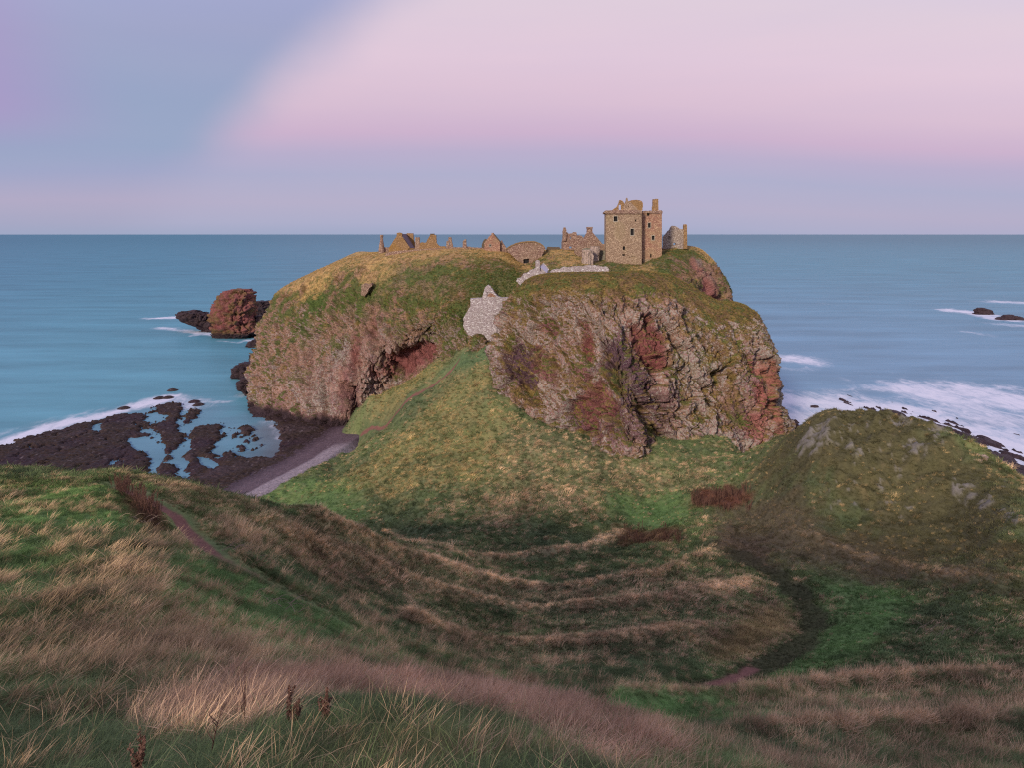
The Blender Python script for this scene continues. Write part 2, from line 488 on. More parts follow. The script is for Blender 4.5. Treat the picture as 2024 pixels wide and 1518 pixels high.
def h(x, y):
    x = np.asarray(x, float); y = np.asarray(y, float)
    z = h0(x, y)
    r = np.sqrt(x * x + y * y)
    p_ = xy3(x, y)
    z = z + fbm(p_, 1 / 9.0, 3) * 0.55 * sstep(r, 15, 60) + fbm(p_, 1 / 2.2, 4, 0.55, 9.1) * (0.10 + 0.50 * sstep(r, 20, 90)) + sstep(r, 70, 110) * (fbm(p_ * np.array([1, .6, 1]), 1 / 5.0, 3, 0.5, 19.0, ridge=True) - .3) * .7
    z = z + fbm(p_, 1 / 0.7, 2, 0.5, 3.1) * 0.07
    kn = sstep(x - 0.45 * y, -4, 4) * sstep(y, 70, 85)                       # craggier knoll
    z = z + kn * (fbm(p_, 1 / 7.0, 5, 0.6, 31.0, ridge=True) * 2.0 + fbm(p_, 1 / 1.3, 3, 0.6, 36.0) * .3)
    wv = fbm(p_, 1 / 6.0, 2, 0.5, 50.0) * 1.2
    for T in TERR:
        d = seg_dist(x, y, T) + wv
        z = z + 0.7 * np.exp(-(d / 1.3) ** 2)
    for T, wd in PATHS:
        d = seg_dist(x, y, T)
        z = z - 0.30 * np.exp(-(d / (wd * 1.6)) ** 2)
    z = z - 1.6 * sstep(-poly_sd(x, y, INN), -0.3, 0.9) * sstep(y, 126, 132) * sstep(y, 175, 170) * sstep(x, -26, -30)
    d = seg_dist(x, y, LANE)
    z = z - 0.25 * np.exp(-(d / 1.8) ** 2)
    return z


# ---- colour regions on the ground (outlines converted to ground plan)
def reg(pts, soft, amp, kind, k=1.0):
    return ([tuple(q_[:2]) for q_ in hits(pts)], soft, amp, kind, k)


REG = [
    reg([(290, 950), (500, 996), (700, 1060), (900, 1110), (1200, 1165), (1350, 1140), (1400, 1170), (1000, 1190), (820, 1175), (640, 1130), (480, 1085), (380, 1020)], 1.5, 1.5, 'tan', .55),
    reg([(820, 1190), (1250, 1170), (1450, 1130), (1525, 1200), (1500, 1260), (1350, 1310), (1000, 1310), (830, 1265)], 2.0, 3.0, 'pink', .28),
    reg([(560, 1070), (760, 1120), (830, 1180), (760, 1190), (620, 1140)], 1.5, 1.5, 'pink', .6),
    reg([(890, 730), (960, 760), (1010, 840), (960, 960), (760, 990), (600, 985), (800, 850)], 4.0, 6.0, 'yel', .62),
    reg([(1020, 850), (1250, 900), (1400, 920), (1420, 960), (1180, 990), (960, 1040), (900, 1000)], 4.0, 5.0, 'tan', .45),
    reg([(960, 980), (1180, 980), (1180, 1030), (980, 1040)], 2.0, 3.0, 'pink', .5),
    reg([(250, 1440), (420, 1345), (700, 1350), (1000, 1385), (1370, 1518), (1150, 1518), (980, 1430), (700, 1400), (450, 1460)], 0.5, 0.8, 'pink', .8),
    reg([(1250, 1375), (1600, 1355), (2024, 1320), (2024, 1400), (1400, 1420)], 1.2, 2.5, 'tan', .12),
    reg([(1450, 1465), (1750, 1450), (2024, 1430), (2024, 1500), (1500, 1515)], 1.0, 2.0, 'pink', .12),
    reg([(730, 790), (800, 760), (850, 725), (880, 725), (800, 800), (740, 820)], 2.0, 3.0, 'yel', .8),
    reg([(150, 1080), (420, 1120), (600, 1300), (300, 1400), (100, 1300)], 1.5, 3.0, 'tan', .25),
    reg([(1560, 1112), (1640, 1128), (1760, 1165), (1810, 1200), (1720, 1290), (1570, 1355), (1400, 1405), (1200, 1440), (1130, 1400), (1300, 1375), (1400, 1345), (1560, 1310), (1640, 1220), (1610, 1150)], 1.8, 2.0, 'bright', .8),
    reg([(1190, 975), (1340, 965), (1365, 1000), (1345, 1050), (1250, 1040), (1200, 1000)], 2.5, 2.5, 'bright', .7),
    reg([(510, 985), (590, 945), (690, 950), (720, 1010), (560, 1010)], 3.0, 2.0, 'bright', .55),
    reg([(0, 965), (230, 955), (330, 1000), (240, 1060), (0, 1050)], 1.5, 2.0, 'bright', .6),
    reg([(0, 1100), (70, 1050), (90, 1110), (30, 1200), (0, 1200)], 0.8, 0.8, 'bright', .5),
    reg([(360, 1100), (560, 1180), (700, 1260), (560, 1300), (400, 1250), (300, 1150)], 1.0, 1.5, 'bright', .45),
    reg([(860, 738), (930, 700), (975, 683), (980, 712), (935, 728), (880, 745)], 1.6, 1.5, 'emer', .65),
    reg([(1440, 985), (1560, 960), (1700, 1080), (1900, 1110), (2024, 1110), (2024, 1170), (1800, 1160), (1560, 1110), (1440, 1060)], 3.0, 5.0, 'umber', .75),
    reg([(1440, 1050), (1530, 1080), (1550, 1130), (1480, 1120), (1400, 1080)], 2.0, 2.0, 'umber', .9),
    reg([(1500, 1200), (1560, 1200), (1560, 1250), (1480, 1290), (1400, 1300), (1450, 1250)], 1.5, 1.5, 'olive', .8),
    reg([(1480, 960), (1600, 815), (1760, 830), (1860, 880), (2024, 970), (2024, 1110), (1700, 1090), (1560, 985)], 3.0, 5.0, 'moss', .8),
    reg([(1380, 975), (1440, 965), (1480, 990), (1440, 1015), (1370, 1010)], 1.5, 2.0, 'dock', .9),
    reg([(1220, 1045), (1340, 1045), (1350, 1075), (1230, 1080)], 1.2, 1.5, 'dock', .7),
    reg([(230, 960), (290, 975), (330, 1040), (300, 1060), (250, 1010)], 0.5, 0.6, 'dock', .8),
]
REG_ROCK = [[tuple(q_[:2]) for q_ in hits(p_)] for p_ in (
    [(1605, 855), (1640, 840), (1655, 880), (1620, 915), (1570, 920), (1575, 890)],
    [(1640, 890), (1690, 898), (1700, 922), (1650, 915)], [(1680, 815), (1760, 838), (1800, 862), (1760, 860), (1700, 830)],
    [(1775, 895), (1850, 890), (1840, 925), (1790, 930)], [(1845, 858), (1872, 880), (1866, 905), (1835, 880)],
    [(1870, 965), (1930, 970), (2010, 1010), (2020, 1050), (1950, 1010), (1880, 990)], [(1730, 970), (1760, 965), (1745, 1000)])]
C_ = {k: np.array(lin(v)) * 1.85 for k, v in dict(
    g1=(88, 102, 62), g2=(74, 86, 57), g3=(108, 108, 68), tan=(180, 154, 120), pink=(182, 150, 124), yel=(160, 140, 88), bright=(86, 116, 64),
    emer=(78, 100, 66), umber=(84, 72, 58), olive=(132, 116, 76), moss=(72, 66, 46), dock=(96, 62, 50), path=(104, 74, 66), rock=(88, 85, 78)).items()}


def ground_look(x, y):
    """returns colour of turf, share of dry grass, cover density and lichen rock mask"""
    p_ = xy3(x, y); r = np.sqrt(x * x + y * y)
    nb = fbm(p_, 1 / 14.0, 3, 0.5, 4.0); nm = fbm(p_, 1 / 3.5, 3, 0.6, 8.0)
    t = sstep(nb, -0.4, 0.5)[:, None]
    c = C_['g2'] * (1 - t) + C_['g1'] * t
    t = (sstep(nm, 0.0, 0.5) * 0.6)[:, None]; c = c * (1 - t) + C_['g3'] * t
    nk = fbm(p_ * np.array([1, .8, 1]), 1 / 1.7, 3, 0.6, 81.0)
    near = sstep(r, 60, 25)
    dry = (0.12 + 0.25 * nm + 0.2 * nb) * (1 - .7 * near) + (0.6 - .34 * near) * sstep(nk + .3 * nb, 0.12, 0.42)
    dry = dry * (1 - .45 * sstep(r, 16, 6))
    dryc = np.repeat(C_['tan'][None], len(x), 0)
    den = np.ones(len(x)); hgt = np.ones(len(x))
    for pts, soft, amp, kind, k in REG:
        sd = poly_sd(x, y, pts) + amp * fbm(p_, 1 / (2.0 * amp + 1.0), 4, 0.7, 13.0 + k) * 1.5 + (nk + .5 * nm) * amp * .5
        mk = sstep(sd, -soft, soft) * k; mm = mk[:, None]
        if kind in ('tan', 'pink', 'yel'):
            dry = dry * (1 - mk) + mk * (0.55 + 0.5 * nm + .5 * nk)
            dryc = dryc * (1 - mm) + C_[kind] * mm
            c = c * (1 - mm * 0.25) + C_[kind] * 0.6 * mm * 0.25
            hgt = hgt + mk * 0.25
        else:
            c = c * (1 - mm) + C_[kind] * mm
            if kind in ('bright', 'emer'):
                dry = dry * (1 - mk * 0.92); hgt = hgt * (1 - 0.5 * mk)
            elif kind in ('umber', 'moss'):
                dryc = dryc * (1 - mm) + (C_['olive'] if kind == 'moss' else C_['umber'] * 1.3) * mm
                dry = dry * (1 - mk * 0.35); hgt = hgt * (1 - 0.35 * mk)
            elif kind == 'dock':
                dry = dry * (1 - mk); dryc = dryc * (1 - mm) + C_['dock'] * mm
            else:
                dryc = dryc * (1 - mm) + C_['olive'] * 1.3 * mm; dry = dry * (1 - mk) + .7 * mk
    wv = fbm(p_, 1 / 6.0, 2, 0.5, 50.0) * 1.2
    for iT, T in enumerate(TERR):
        e = np.exp(-((seg_dist(x, y, T) + wv) / (1.1 if iT < 4 else .6)) ** 2) * (0.6 + .5 * nm) * (1 if iT < 4 else .5)
        e = np.clip(e, 0, .95)
        dry = dry * (1 - e) + e * 0.97; dryc = dryc * (1 - e[:, None]) + C_['tan'] * 1.5 * e[:, None]
        c = c * (1 - e[:, None] * .5) + C_['tan'] * .8 * e[:, None] * .5
    dl_ = seg_dist(x, y, LANE) + nm * 1.0 + nk * .6
    e = sstep(dl_, 1.6, .8); c = c * (1 - e[:, None] * .8) + np.array(lin((70, 68, 46))) * e[:, None] * .8; dry *= (1 - .95 * e); hgt *= (1 - .6 * e)
    dl_ = seg_dist(x, y, LANE_RED) + nm * 0.5
    e = sstep(dl_, 0.7, 0.3); c = c * (1 - e[:, None]) + C_['path'] * e[:, None]; den *= (1 - e)
    for T, wd in PATHS:
        e = sstep(seg_dist(x, y, T) + nm * 0.25 * wd, wd * 1.15, wd * 0.65)
        c = c * (1 - e[:, None]) + C_['path'] * e[:, None]; e2 = sstep(seg_dist(x, y, T) + nm * .2 * wd, wd * 1.9, wd * 1.2); den *= (1 - e2); dry *= (1 - e2); hgt *= (1 - .5 * sstep(seg_dist(x, y, T), 3.5 * wd, 2 * wd))
    rk = np.zeros(len(x))
    for pts in REG_ROCK:
        sd = poly_sd(x, y, pts) + fbm(p_, 1 / 1.6, 4, 0.65, 77.0) * 3.0
        rk = np.maximum(rk, sstep(sd, 0.2, 0.9))
    spots = (sstep(x - 0.42 * y, 0, 6) * sstep(y, 66, 78)) * sstep(fbm(p_, 1 / 1.1, 4, 0.6, 91.0) + .4 * fbm(p_, 1 / 7.0, 2, .5, 95.0), 0.27, 0.38)
    rk = np.maximum(rk, spots * 0.8)
    rk = rk * sstep(fbm(p_, 1 / 0.8, 3, 0.7, 66.0), -0.25, 0.05)
    c = c * (1 - rk[:, None]) + C_['rock'] * rk[:, None]; den *= (1 - rk); dry *= (1 - rk)
    return c, np.clip(dry, 0, 0.97), den, hgt, dryc, rk


# ------------------------------------------------------------------ build the ground
th = np.concatenate([np.linspace(-180, -62, 60, endpoint=False), np.linspace(-62, -44, 60, endpoint=False), np.linspace(-44, 44, 720, endpoint=False),
                     np.linspace(44, 62, 60, endpoint=False), np.linspace(62, 180, 60, endpoint=False)])
th = np.radians(th); rr = np.concatenate([np.geomspace(0.6, 40, 220, endpoint=False), np.linspace(40, 204, 440, endpoint=False), np.geomspace(204, 250, 10)])
TX = np.sin(th)[:, None] * rr; TY = np.cos(th)[:, None] * rr
tx, ty = TX.ravel(), TY.ravel()
tz = h(tx, ty)
c, dry, den, hgt, dryc, rk = ground_look(tx, ty)
tz = tz + rk * (0.08 + 0.22 * fbm(xy3(tx, ty), 1 / 0.9, 4, 0.6, 5.5, ridge=True))
dm = (dry * 0.55)[:, None]
gc = c * (1 - dm) + dryc * 0.75 * dm
gc = gc * np.where(rk > .3, 1.15, 0.78)[:, None]
ground = mesh_np('ground', np.stack([tx, ty, tz], 1), grid_faces(len(th), len(rr), True, True), M_turf, {'col': ('FLOAT_COLOR', rgba(gc))})
tag(ground, kind='structure')

# ------------------------------------------------------------------ headlands: lofted from vertical profiles


def resample_profile(pr, n):
    pr = np.array(pr, float)
    return catmull(pr, n)


def loft(stations, n_around, n_down, noise_fn, closed=True):
    pr = []
    for s_ in stations:
        q_ = []
        for e in s_:
            q_.append(np.array(e[1:], float) if e[0] == 'w' else P(*e))
        c1 = catmull(np.array(q_), 160)
        dl = np.concatenate([[0], np.cumsum(np.linalg.norm(np.diff(c1, axis=0), axis=1))])
        # keep stations comparable: mix of arc length and control index
        t1 = np.linspace(0, dl[-1], n_down)
        arc = np.stack([np.interp(t1, dl, c1[:, k]) for k in range(3)], 1)
        idx = catmull(np.array(q_), n_down)
        pr.append(0.15 * arc + 0.85 * idx)
    G = catmull(np.array(pr), n_around, closed)
    N = grid_normals(G, closed)
    return G, N


# main headland (A)
ZB = 'w'
SA = [
    [(700, 500, 262), (547, 577, 236), (531, 609, 231), (520, 651, 227), (514, 695, 224), (500, 722, 220), (500, 781, 215), (505, 815, 203)],
    [(740, 498, 250), (600, 549, 222), (585, 600, 213), (570, 660, 206), (563, 710, 202), (560, 760, 199), (556, 805, 197), (550, 850, 195)],
    [(760, 497, 248), (660, 523, 215), (655, 580, 202), (648, 640, 195), (640, 700, 191), (640, 750, 189), (645, 805, 187), (645, 855, 186)],
    [(780, 496, 246), (720, 509, 210), (722, 570, 193), (720, 640, 186), (715, 700, 183), (705, 750, 182), (692, 800, 183), (684, 855, 185)],
    [(820, 496, 244), (790, 500, 206), (800, 570, 187), (803, 630, 180), (803, 672, 178), (795, 712, 184), (765, 765, 185), (745, 850, 184)],
    [(860, 496, 242), (860, 494, 204), (870, 560, 185), (872, 620, 177), (868, 655, 175), (858, 698, 180), (850, 745, 178), (850, 810, 177)],
    [(930, 496, 240), (930, 492, 203), (926, 550, 185), (915, 600, 176), (906, 640, 172), (900, 680, 171), (898, 720, 170), (895, 780, 170)],
    [(965, 496, 240), (962, 496, 202), (962, 540, 186), (955, 580, 178), (949, 622, 172), (949, 664, 168.6), (952, 692, 166.0), (955, 760, 165)],
    [(990, 496, 240), (1000, 501, 200), (1008, 530, 190), (1003, 565, 183), (1000, 605, 178), (992, 650, 174), (985, 690, 172), (985, 760, 171)],
    [(1040, 496, 238), (1040, 512, 206), (1040, 535, 190), (1036, 560, 180), (1034, 600, 172), (1030, 640, 168), (1030, 690, 166), (1030, 760, 166)],
    [(1090, 495, 236), (1095, 494, 203), (1092, 520, 184), (1088, 545, 168), (1085, 560, 160), (1085, 600, 156), (1085, 650, 154), (1085, 760, 152)],
    [(1180, 495, 236), (1180, 500, 204), (1185, 524, 184), (1190, 545, 166), (1190, 560, 160), (1190, 600, 156), (1190, 650, 154), (1190, 760, 152)],
    [(1270, 500, 236), (1255, 510, 200), (1260, 522, 184), (1262, 542, 168), (1265, 560, 160), (1265, 600, 156), (1265, 650, 154), (1265, 760, 152)],
    [(1320, 490, 232), (1330, 487, 203), (1335, 505, 192), (1340, 530, 180), (1350, 560, 174), (1355, 600, 170), (1360, 660, 168), (1360, 760, 166)],
    [(1340, 492, 226), (1384, 492, 210), (1408, 522, 205), (1424, 553, 202), (1434, 578, 200), (1441, 600, 199), (1448, 660, 198), (1455, 800, 197)],
    [('w', 48, 240, 46), ('w', 60, 235, 45), ('w', 63, 234, 38), ('w', 64, 233, 30), ('w', 64, 232, 24), ('w', 64, 231, 16), ('w', 65, 230, 8), ('w', 65, 230, -6)],
    [('w', 20, 270, 46), ('w', 25, 300, 44), ('w', 25, 304, 36), ('w', 25, 306, 28), ('w', 25, 307, 20), ('w', 25, 308, 12), ('w', 25, 310, 4), ('w', 25, 311, -6)],
    [('w', -30, 275, 44), ('w', -35, 310, 40), ('w', -36, 314, 33), ('w', -37, 316, 26), ('w', -37, 317, 18), ('w', -37, 318, 10), ('w', -37, 320, 3), ('w', -37, 320, -6)],
    [('w', -60, 275, 40), ('w', -76, 285, 33), ('w', -80, 286, 27), ('w', -82, 287, 21), ('w', -83, 287, 14), ('w', -84, 288, 8), ('w', -85, 288, 2), ('w', -86, 288, -6)],
]
SB = [
    [(1060, 548, 170), (1040, 556, 161), (1014, 588, 157), (1009, 618, 155), (995, 655, 153), (979, 710, 151), (983, 760, 149), (985, 830, 148)],
    [(1085, 542, 166), (1076, 545, 155), (1066, 580, 148), (1062, 630, 145), (1056, 690, 143), (1056, 760, 141), (1058, 820, 139), (1060, 900, 137)],
    [(1150, 541, 164), (1130, 542, 150), (1130, 580, 142), (1132, 640, 139), (1132, 710, 136), (1135, 790, 133), (1145, 850, 131), (1155, 930, 129)],
    [(1200, 541, 164), (1205, 541, 148), (1208, 580, 140), (1218, 640, 136), (1228, 710, 131), (1240, 790, 127), (1250, 860, 124.5), (1255, 940, 123)],
    [(1270, 541, 166), (1285, 540, 153), (1300, 580, 145), (1312, 640, 140), (1318, 710, 137), (1315, 790, 134), (1310, 850, 132), (1310, 930, 130)],
    [(1325, 545, 172), (1352, 562, 164), (1372, 600, 153), (1385, 650, 146), (1390, 720, 142), (1390, 790, 139), (1390, 850, 136), (1390, 930, 134)],
    [(1400, 592, 180), (1425, 598, 166), (1440, 620, 155), (1450, 665, 149), (1456, 725, 145), (1458, 790, 142), (1460, 860, 139), (1462, 940, 137)],
    [(1445, 596, 178), (1474, 606, 165), (1492, 632, 159), (1510, 664, 156), (1522, 718, 153), (1536, 785, 151), (1544, 835, 149), (1568, 900, 146)],
    [(1435, 598, 190), (1462, 606, 182), (1482, 645, 180), (1495, 685, 178), (1503, 730, 176), (1510, 780, 174), (1518, 830, 173), (1535, 920, 172)],
    [('w', 50, 192, 36), ('w', 52, 198, 34), ('w', 53, 200, 29), ('w', 53, 201, 24), ('w', 54, 202, 18), ('w', 54, 203, 10), ('w', 55, 204, 4), ('w', 55, 205, -6)],
    [('w', 30, 180, 42), ('w', 30, 186, 41), ('w', 30, 188, 35), ('w', 30, 189, 28), ('w', 30, 190, 20), ('w', 30, 190, 12), ('w', 30, 190, 5), ('w', 30, 190, -6)],
    [('w', 12, 172, 42), ('w', 10, 176, 41), ('w', 10, 177, 35), ('w', 10, 178, 28), ('w', 10, 179, 22), ('w', 10, 180, 15), ('w', 10, 180, 8), ('w', 10, 180, -6)],
]


def crag(G, N, amp, flat=None):
    sh = G.shape[:2]; p_ = G.reshape(-1, 3); n = N.reshape(-1, 3)
    # beds dip down to the right: stretch the noise along that direction
    ax = np.array([0.55, -0.15, -0.82]); ax /= np.linalg.norm(ax)
    al = p_ @ ax
    q_ = p_ - ax * (al * 0.62)[:, None]
    big = fbm(q_, 1 / 9.0, 3, 0.5, 2.0, ridge=True) - 0.35
    mid = fbm(q_, 1 / 3.2, 3, 0.55, 7.0, ridge=True) - 0.35
    fine = fbm(p_, 1 / 1.0, 4, 0.6, 12.0)
    blk = fbm(q_, 1 / 1.5, 2, 0.5, 22.0, ridge=True) - 0.3
    steep = sstep(1 - np.abs(n[:, 2]), 0.15, 0.55)
    bn = np.array([0.80, -0.2, 0.56]); bn /= np.linalg.norm(bn)
    sb = (p_ @ bn) / 2.6 + fbm(p_, 1 / 7.0, 3, 0.5, 14.0) * 1.6
    fr = sb - np.floor(sb); saw = np.minimum(fr / 0.8, (1 - fr) / 0.2) - 0.5
    sawm = sstep(fbm(p_, 1 / 8.0, 2, 0.5, 44.0), -0.25, 0.3)
    gul = fbm(p_ * np.array([1, 1, 0.3]), 1 / 4.2, 3, 0.55, 54.0, ridge=True) - 0.35
    micro = fbm(p_, 1 / 0.55, 2, 0.6, 61.0)
    ql = q_ + np.stack([fbm(p_, 1 / 4.0, 3, .5, 1.), fbm(p_, 1 / 4.0, 3, .5, 2.), fbm(p_, 1 / 4.0, 3, .5, 3.)], 1) * 1.6
    f0, r0 = facets(ql, 12.0, 9); f1, r1 = facets(ql, 5.5, 1); f2, r2 = facets(ql, 2.1, 2); f3, r3 = facets(p_ + (ql - q_) * .4, 0.9, 3)
    global FAC
    FAC = 0.6 * r1 + 0.4 * r2
    d = amp * (1.5 * big + 0.5 * mid * steep + 0.7 * gul * steep + 0.5 * saw * sawm * steep + (0.9 * f0 + 1.8 * f1 + 0.9 * f2 + 0.34 * f3) * steep + (0.22 + 0.25 * steep) * fine + 0.12 * micro)
    d = d - 0.85 * d[steep > .6].mean()
    d = d.reshape(sh); d *= flat if flat is not None else 1.0
    return G + N * d[..., None], (big, mid, fine, steep)


def blobmask(V, G, lst):
    """ellipsoidal patches anchored on the rock: (u, v, radius across m, radius up m, lean, weight)"""
    U = CU + V[:, 0] * F / np.maximum(V[:, 1], 1); W_ = CV + (H - V[:, 2]) * F / np.maximum(V[:, 1], 1)
    out = np.zeros(len(V)); nz = fbm(V, 1 / 2.5, 4, 0.6, 40.0)
    for u, v, ra, rb, lean, wt in lst:
        d2 = (U - u) ** 2 + (W_ - v) ** 2
        cand = np.nonzero(d2 < d2.min() + 9)[0]
        cpt = V[cand[np.argmin(V[cand, 1])]]          # the front-most surface point there
        D = V - cpt
        a = D[:, 0] * math.cos(lean) + D[:, 2] * math.sin(lean)
        b = -D[:, 0] * math.sin(lean) + D[:, 2] * math.cos(lean)
        e = np.sqrt((a / ra) ** 2 + (b / rb) ** 2 + (D[:, 1] / 14.0) ** 2) + nz * 0.75
        out = np.maximum(out, wt * sstep(e + (FAC - .5) * 1.0, 1.3, 0.6))
    return out


K = {k: np.array(lin(v)) * 1.12 for k, v in dict(
    rock=(162, 128, 116), mauve=(150, 112, 116), red=(134, 84, 82), sred=(168, 104, 98), plum=(100, 76, 86), grass=(140, 120, 70), green=(84, 100, 52),
    gold=(190, 158, 104), brown=(116, 94, 64), dark=(64, 52, 56), orange=(190, 100, 74), pale=(176, 158, 146)).items()}


def paint(V, n, layers, base_t):
    c = K['rock'] * (1 - base_t) + K['mauve'] * base_t
    for mk, col in layers:
        mk = np.clip(mk, 0, 1)[:, None]
        c = c * (1 - mk) + (K[col] if isinstance(col, str) else col) * mk
    return c


FAC = 0.5


def dents(G, N, lst):
    global FAC
    F0 = FAC; FAC = FAC if isinstance(FAC, float) else FAC
    mk = blobmask(G.reshape(-1, 3), G, [d_[:5] + (1.0,) for d_ in lst if False] + lst)
    FAC = F0
    return G - N * mk.reshape(G.shape[:2])[..., None]


# --- build A
GA, NA = loft(SA, 1500, 330, None)
if NA[400, 200] @ np.array((0, -1, 0.3)) < 0: NA = -NA
flatA = np.ones(GA.shape[:2]); jj = np.linspace(0, 7, GA.shape[1])[None, :]
flatA = flatA * (0.12 + 0.88 * sstep(jj + np.zeros((GA.shape[0], 1)), 1.0, 2.6))
GA2, (bg_, md_, fn_, st_) = crag(GA, NA, 1.0, flatA)
GA2 = dents(GA2, NA, [(815, 708, 9, 3.6, .5, 1.3), (770, 728, 5, 3, .5, 1.0), (700, 760, 1.5, 8, .1, 1.8), (645, 790, 1.0, 7, .1, 1.4), (612, 740, 1.0, 9, .1, 1.2), (670, 700, 1.0, 6, .2, 1.0), (740, 650, 1.2, 6, .1, .9), (1400, 565, 2.5, 6, .2, 1.5), (1378, 530, 1.2, 5, .3, 1.0)])
NA2 = grid_normals(GA2, True)
if NA2[400, 200] @ np.array((0, -1, 0.3)) < 0: NA2 = -NA2
V = GA2.reshape(-1, 3); n = NA2.reshape(-1, 3)
J = np.broadcast_to(jj, GA.shape[:2]).ravel()
nz1 = fbm(V, 1 / 5.0, 4, 0.6, 3.0); nz2 = fbm(V, 1 / 1.6, 3, 0.6, 6.0); nz3 = fbm(V, 1 / 12.0, 3, 0.5, 60.0)
rocky = blobmask(V, GA2, [(700, 740, 13, 10, 0, 1), (820, 700, 9, 5, .5, 1), (640, 770, 10, 8, 0, .8), (745, 690, 10, 8, 0, .8), (600, 730, 5, 12, 0, .5), (1400, 560, 4, 8, 0, 1), (1385, 530, 3, 7, 0, .8), (680, 660, 5, 6, 0, .4)])
grassA = np.clip(sstep(n[:, 2] + 0.45 * nz1 + 0.3 * nz2 + 0.028 * (V[:, 2] - 17), -0.02, 0.34) * (1 - 0.78 * rocky) + sstep(J + nz2 * 0.5, 2.4, 1.6), 0, 1)
greenA = blobmask(V, GA2, [(625, 600, 9, 5, -.4, 1), (600, 640, 5, 6, 0, .7), (690, 600, 6, 3, 0, .5), (860, 560, 14, 5, 0, .4), (760, 560, 9, 4, .3, .5), (950, 560, 6, 5, 0, .6), (1000, 560, 4, 8, 0, .7), (900, 640, 5, 9, 0, .5), (1210, 520, 6, 2, 0, .5), (1360, 500, 5, 3, 0, .6), (1300, 520, 6, 2, 0, .5)])
goldA = np.clip(sstep(J, 1.75, 1.1) * 0.9 + blobmask(V, GA2, [(620, 560, 7, 4, .5, .9), (740, 540, 6, 4, 0, .6), (1020, 515, 6, 1.6, -.5, 1), (1130, 510, 6, 3, 0, .8), (1400, 500, 4, 3, 0, .8), (1270, 530, 3, 2, 0, .5)]), 0, 1)
redA = blobmask(V, GA2, [(830, 700, 8, 3.5, .55, 1), (780, 725, 5, 3, .5, .8), (700, 690, 1.6, 6, 0, .8), (740, 650, 1.5, 3, 0, .4), (680, 750, 2, 6, 0, .35), (1400, 570, 3, 6, .2, .9), (1378, 535, 2, 5, .2, .6), (1340, 540, 1.6, 1.5, 0, .7)])
darkA = np.clip(sstep(V[:, 2] + nz1 * 2.0, 3.6, 1.6) + blobmask(V, GA2, [(700, 780, 3, 6, 0, .5)]) * .6, 0, 1)
lay = [(sstep(nz3, 0.05, 0.35) * .5, 'plum'), (grassA * sstep(nz2 + nz1, -.3, .5), 'grass'), (grassA * sstep(-nz2 - nz1, -.1, .5), 'brown'),
       (grassA * sstep(nz1 - nz2 * .5, -0.12, .12) * .85, 'green'), (greenA * grassA, 'green'), (goldA * grassA * sstep(nz2, -.6, .25), 'gold'), (redA * (1 - grassA * .5), 'red'), (darkA, 'dark')]
cA = paint(V, n, lay, sstep(nz1, -.3, .3)[:, None])
cA *= (1 + 0.25 * fbm(V, 1 / 0.8, 2, 0.5, 70.)[:, None])
lA = np.clip((1 - grassA) * 0.75 + 0.12 - redA * .8 - darkA + nz3 * .5, 0, 1)
ob = mesh_np('headland', V, grid_faces(GA.shape[0], GA.shape[1], True), M_cliff, {'col': ('FLOAT_COLOR', rgba(cA)), 'lich': ('FLOAT', lA)})
tag(ob, kind='structure')
A_V, A_n, A_g, A_gold, A_green = V, n, grassA, goldA, greenA

# --- build B
GB, NB = loft(SB, 1150, 340, None)
if NB[300, 200] @ np.array((0, -1, 0.2)) < 0: NB = -NB
jj = np.linspace(0, 7, GB.shape[1])[None, :]
flatB = (0.10 + 0.90 * sstep(jj + np.zeros((GB.shape[0], 1)), 0.9, 2.2))
GB2, _ = crag(GB, NB, 1.15, flatB)
GB2 = dents(GB2, NB, [(1162, 680, 1.6, 5, 0, 1.6), (1285, 695, 3.0, 5.5, .3, 1.8), (1030, 738, 5, 3.6, -.6, 1.6), (1245, 760, 2.0, 9, .55, 2.2), (1300, 790, 1.2, 7, .6, 1.6), (1165, 835, 4.5, 3, 0, 1.4), (1210, 815, 1.5, 6, .4, 1.4), (1530, 765, 2.2, 8, .1, 2.0),
                      (1240, 640, .8, 5, -.1, 1.2), (1200, 620, .7, 4, 0, 1.0), (1345, 700, .9, 6, .2, 1.1), (1100, 640, .8, 4, -.3, .9), (1110, 760, 1.2, 5, .6, 1.2), (1420, 760, .9, 5, .3, 1.0), (1480, 700, 1.0, 6, .2, 1.0), (1380, 820, 3, 1.5, 0, 1.0)])
NB2 = grid_normals(GB2, True)
if NB2[300, 200] @ np.array((0, -1, 0.2)) < 0: NB2 = -NB2
V = GB2.reshape(-1, 3); n = NB2.reshape(-1, 3)
J = np.broadcast_to(jj, GB.shape[:2]).ravel()
nz1 = fbm(V, 1 / 5.0, 4, 0.6, 3.0); nz2 = fbm(V, 1 / 1.6, 3, 0.6, 6.0); nz3 = fbm(V, 1 / 12.0, 3, 0.5, 60.0)
gB0 = blobmask(V, GB2, [(1420, 700, 6, 9, .3, .9), (1370, 640, 6, 5, 0, .6), (1350, 720, 3, 7, .3, .5), (1030, 590, 3.5, 5, -.6, .9), (1000, 690, 1.2, 4, -.2, 1), (1110, 570, 9, 2.5, 0, .7), (1200, 580, 9, 3, 0, .6), (1300, 575, 6, 3.5, 0, .7),
                        (1035, 785, 3.5, 2.0, -.6, 1), (1420, 800, 5, 4, 0, .7), (1400, 820, 7, 2.5, 0, .6), (1270, 820, 1.4, 4.5, .5, .8), (1210, 740, 2, 4, .6, .5), (1140, 760, 4, 2, 0, .5), (1470, 640, 5, 3, -.5, .4), (1085, 720, 4, 2, -.4, .4)])
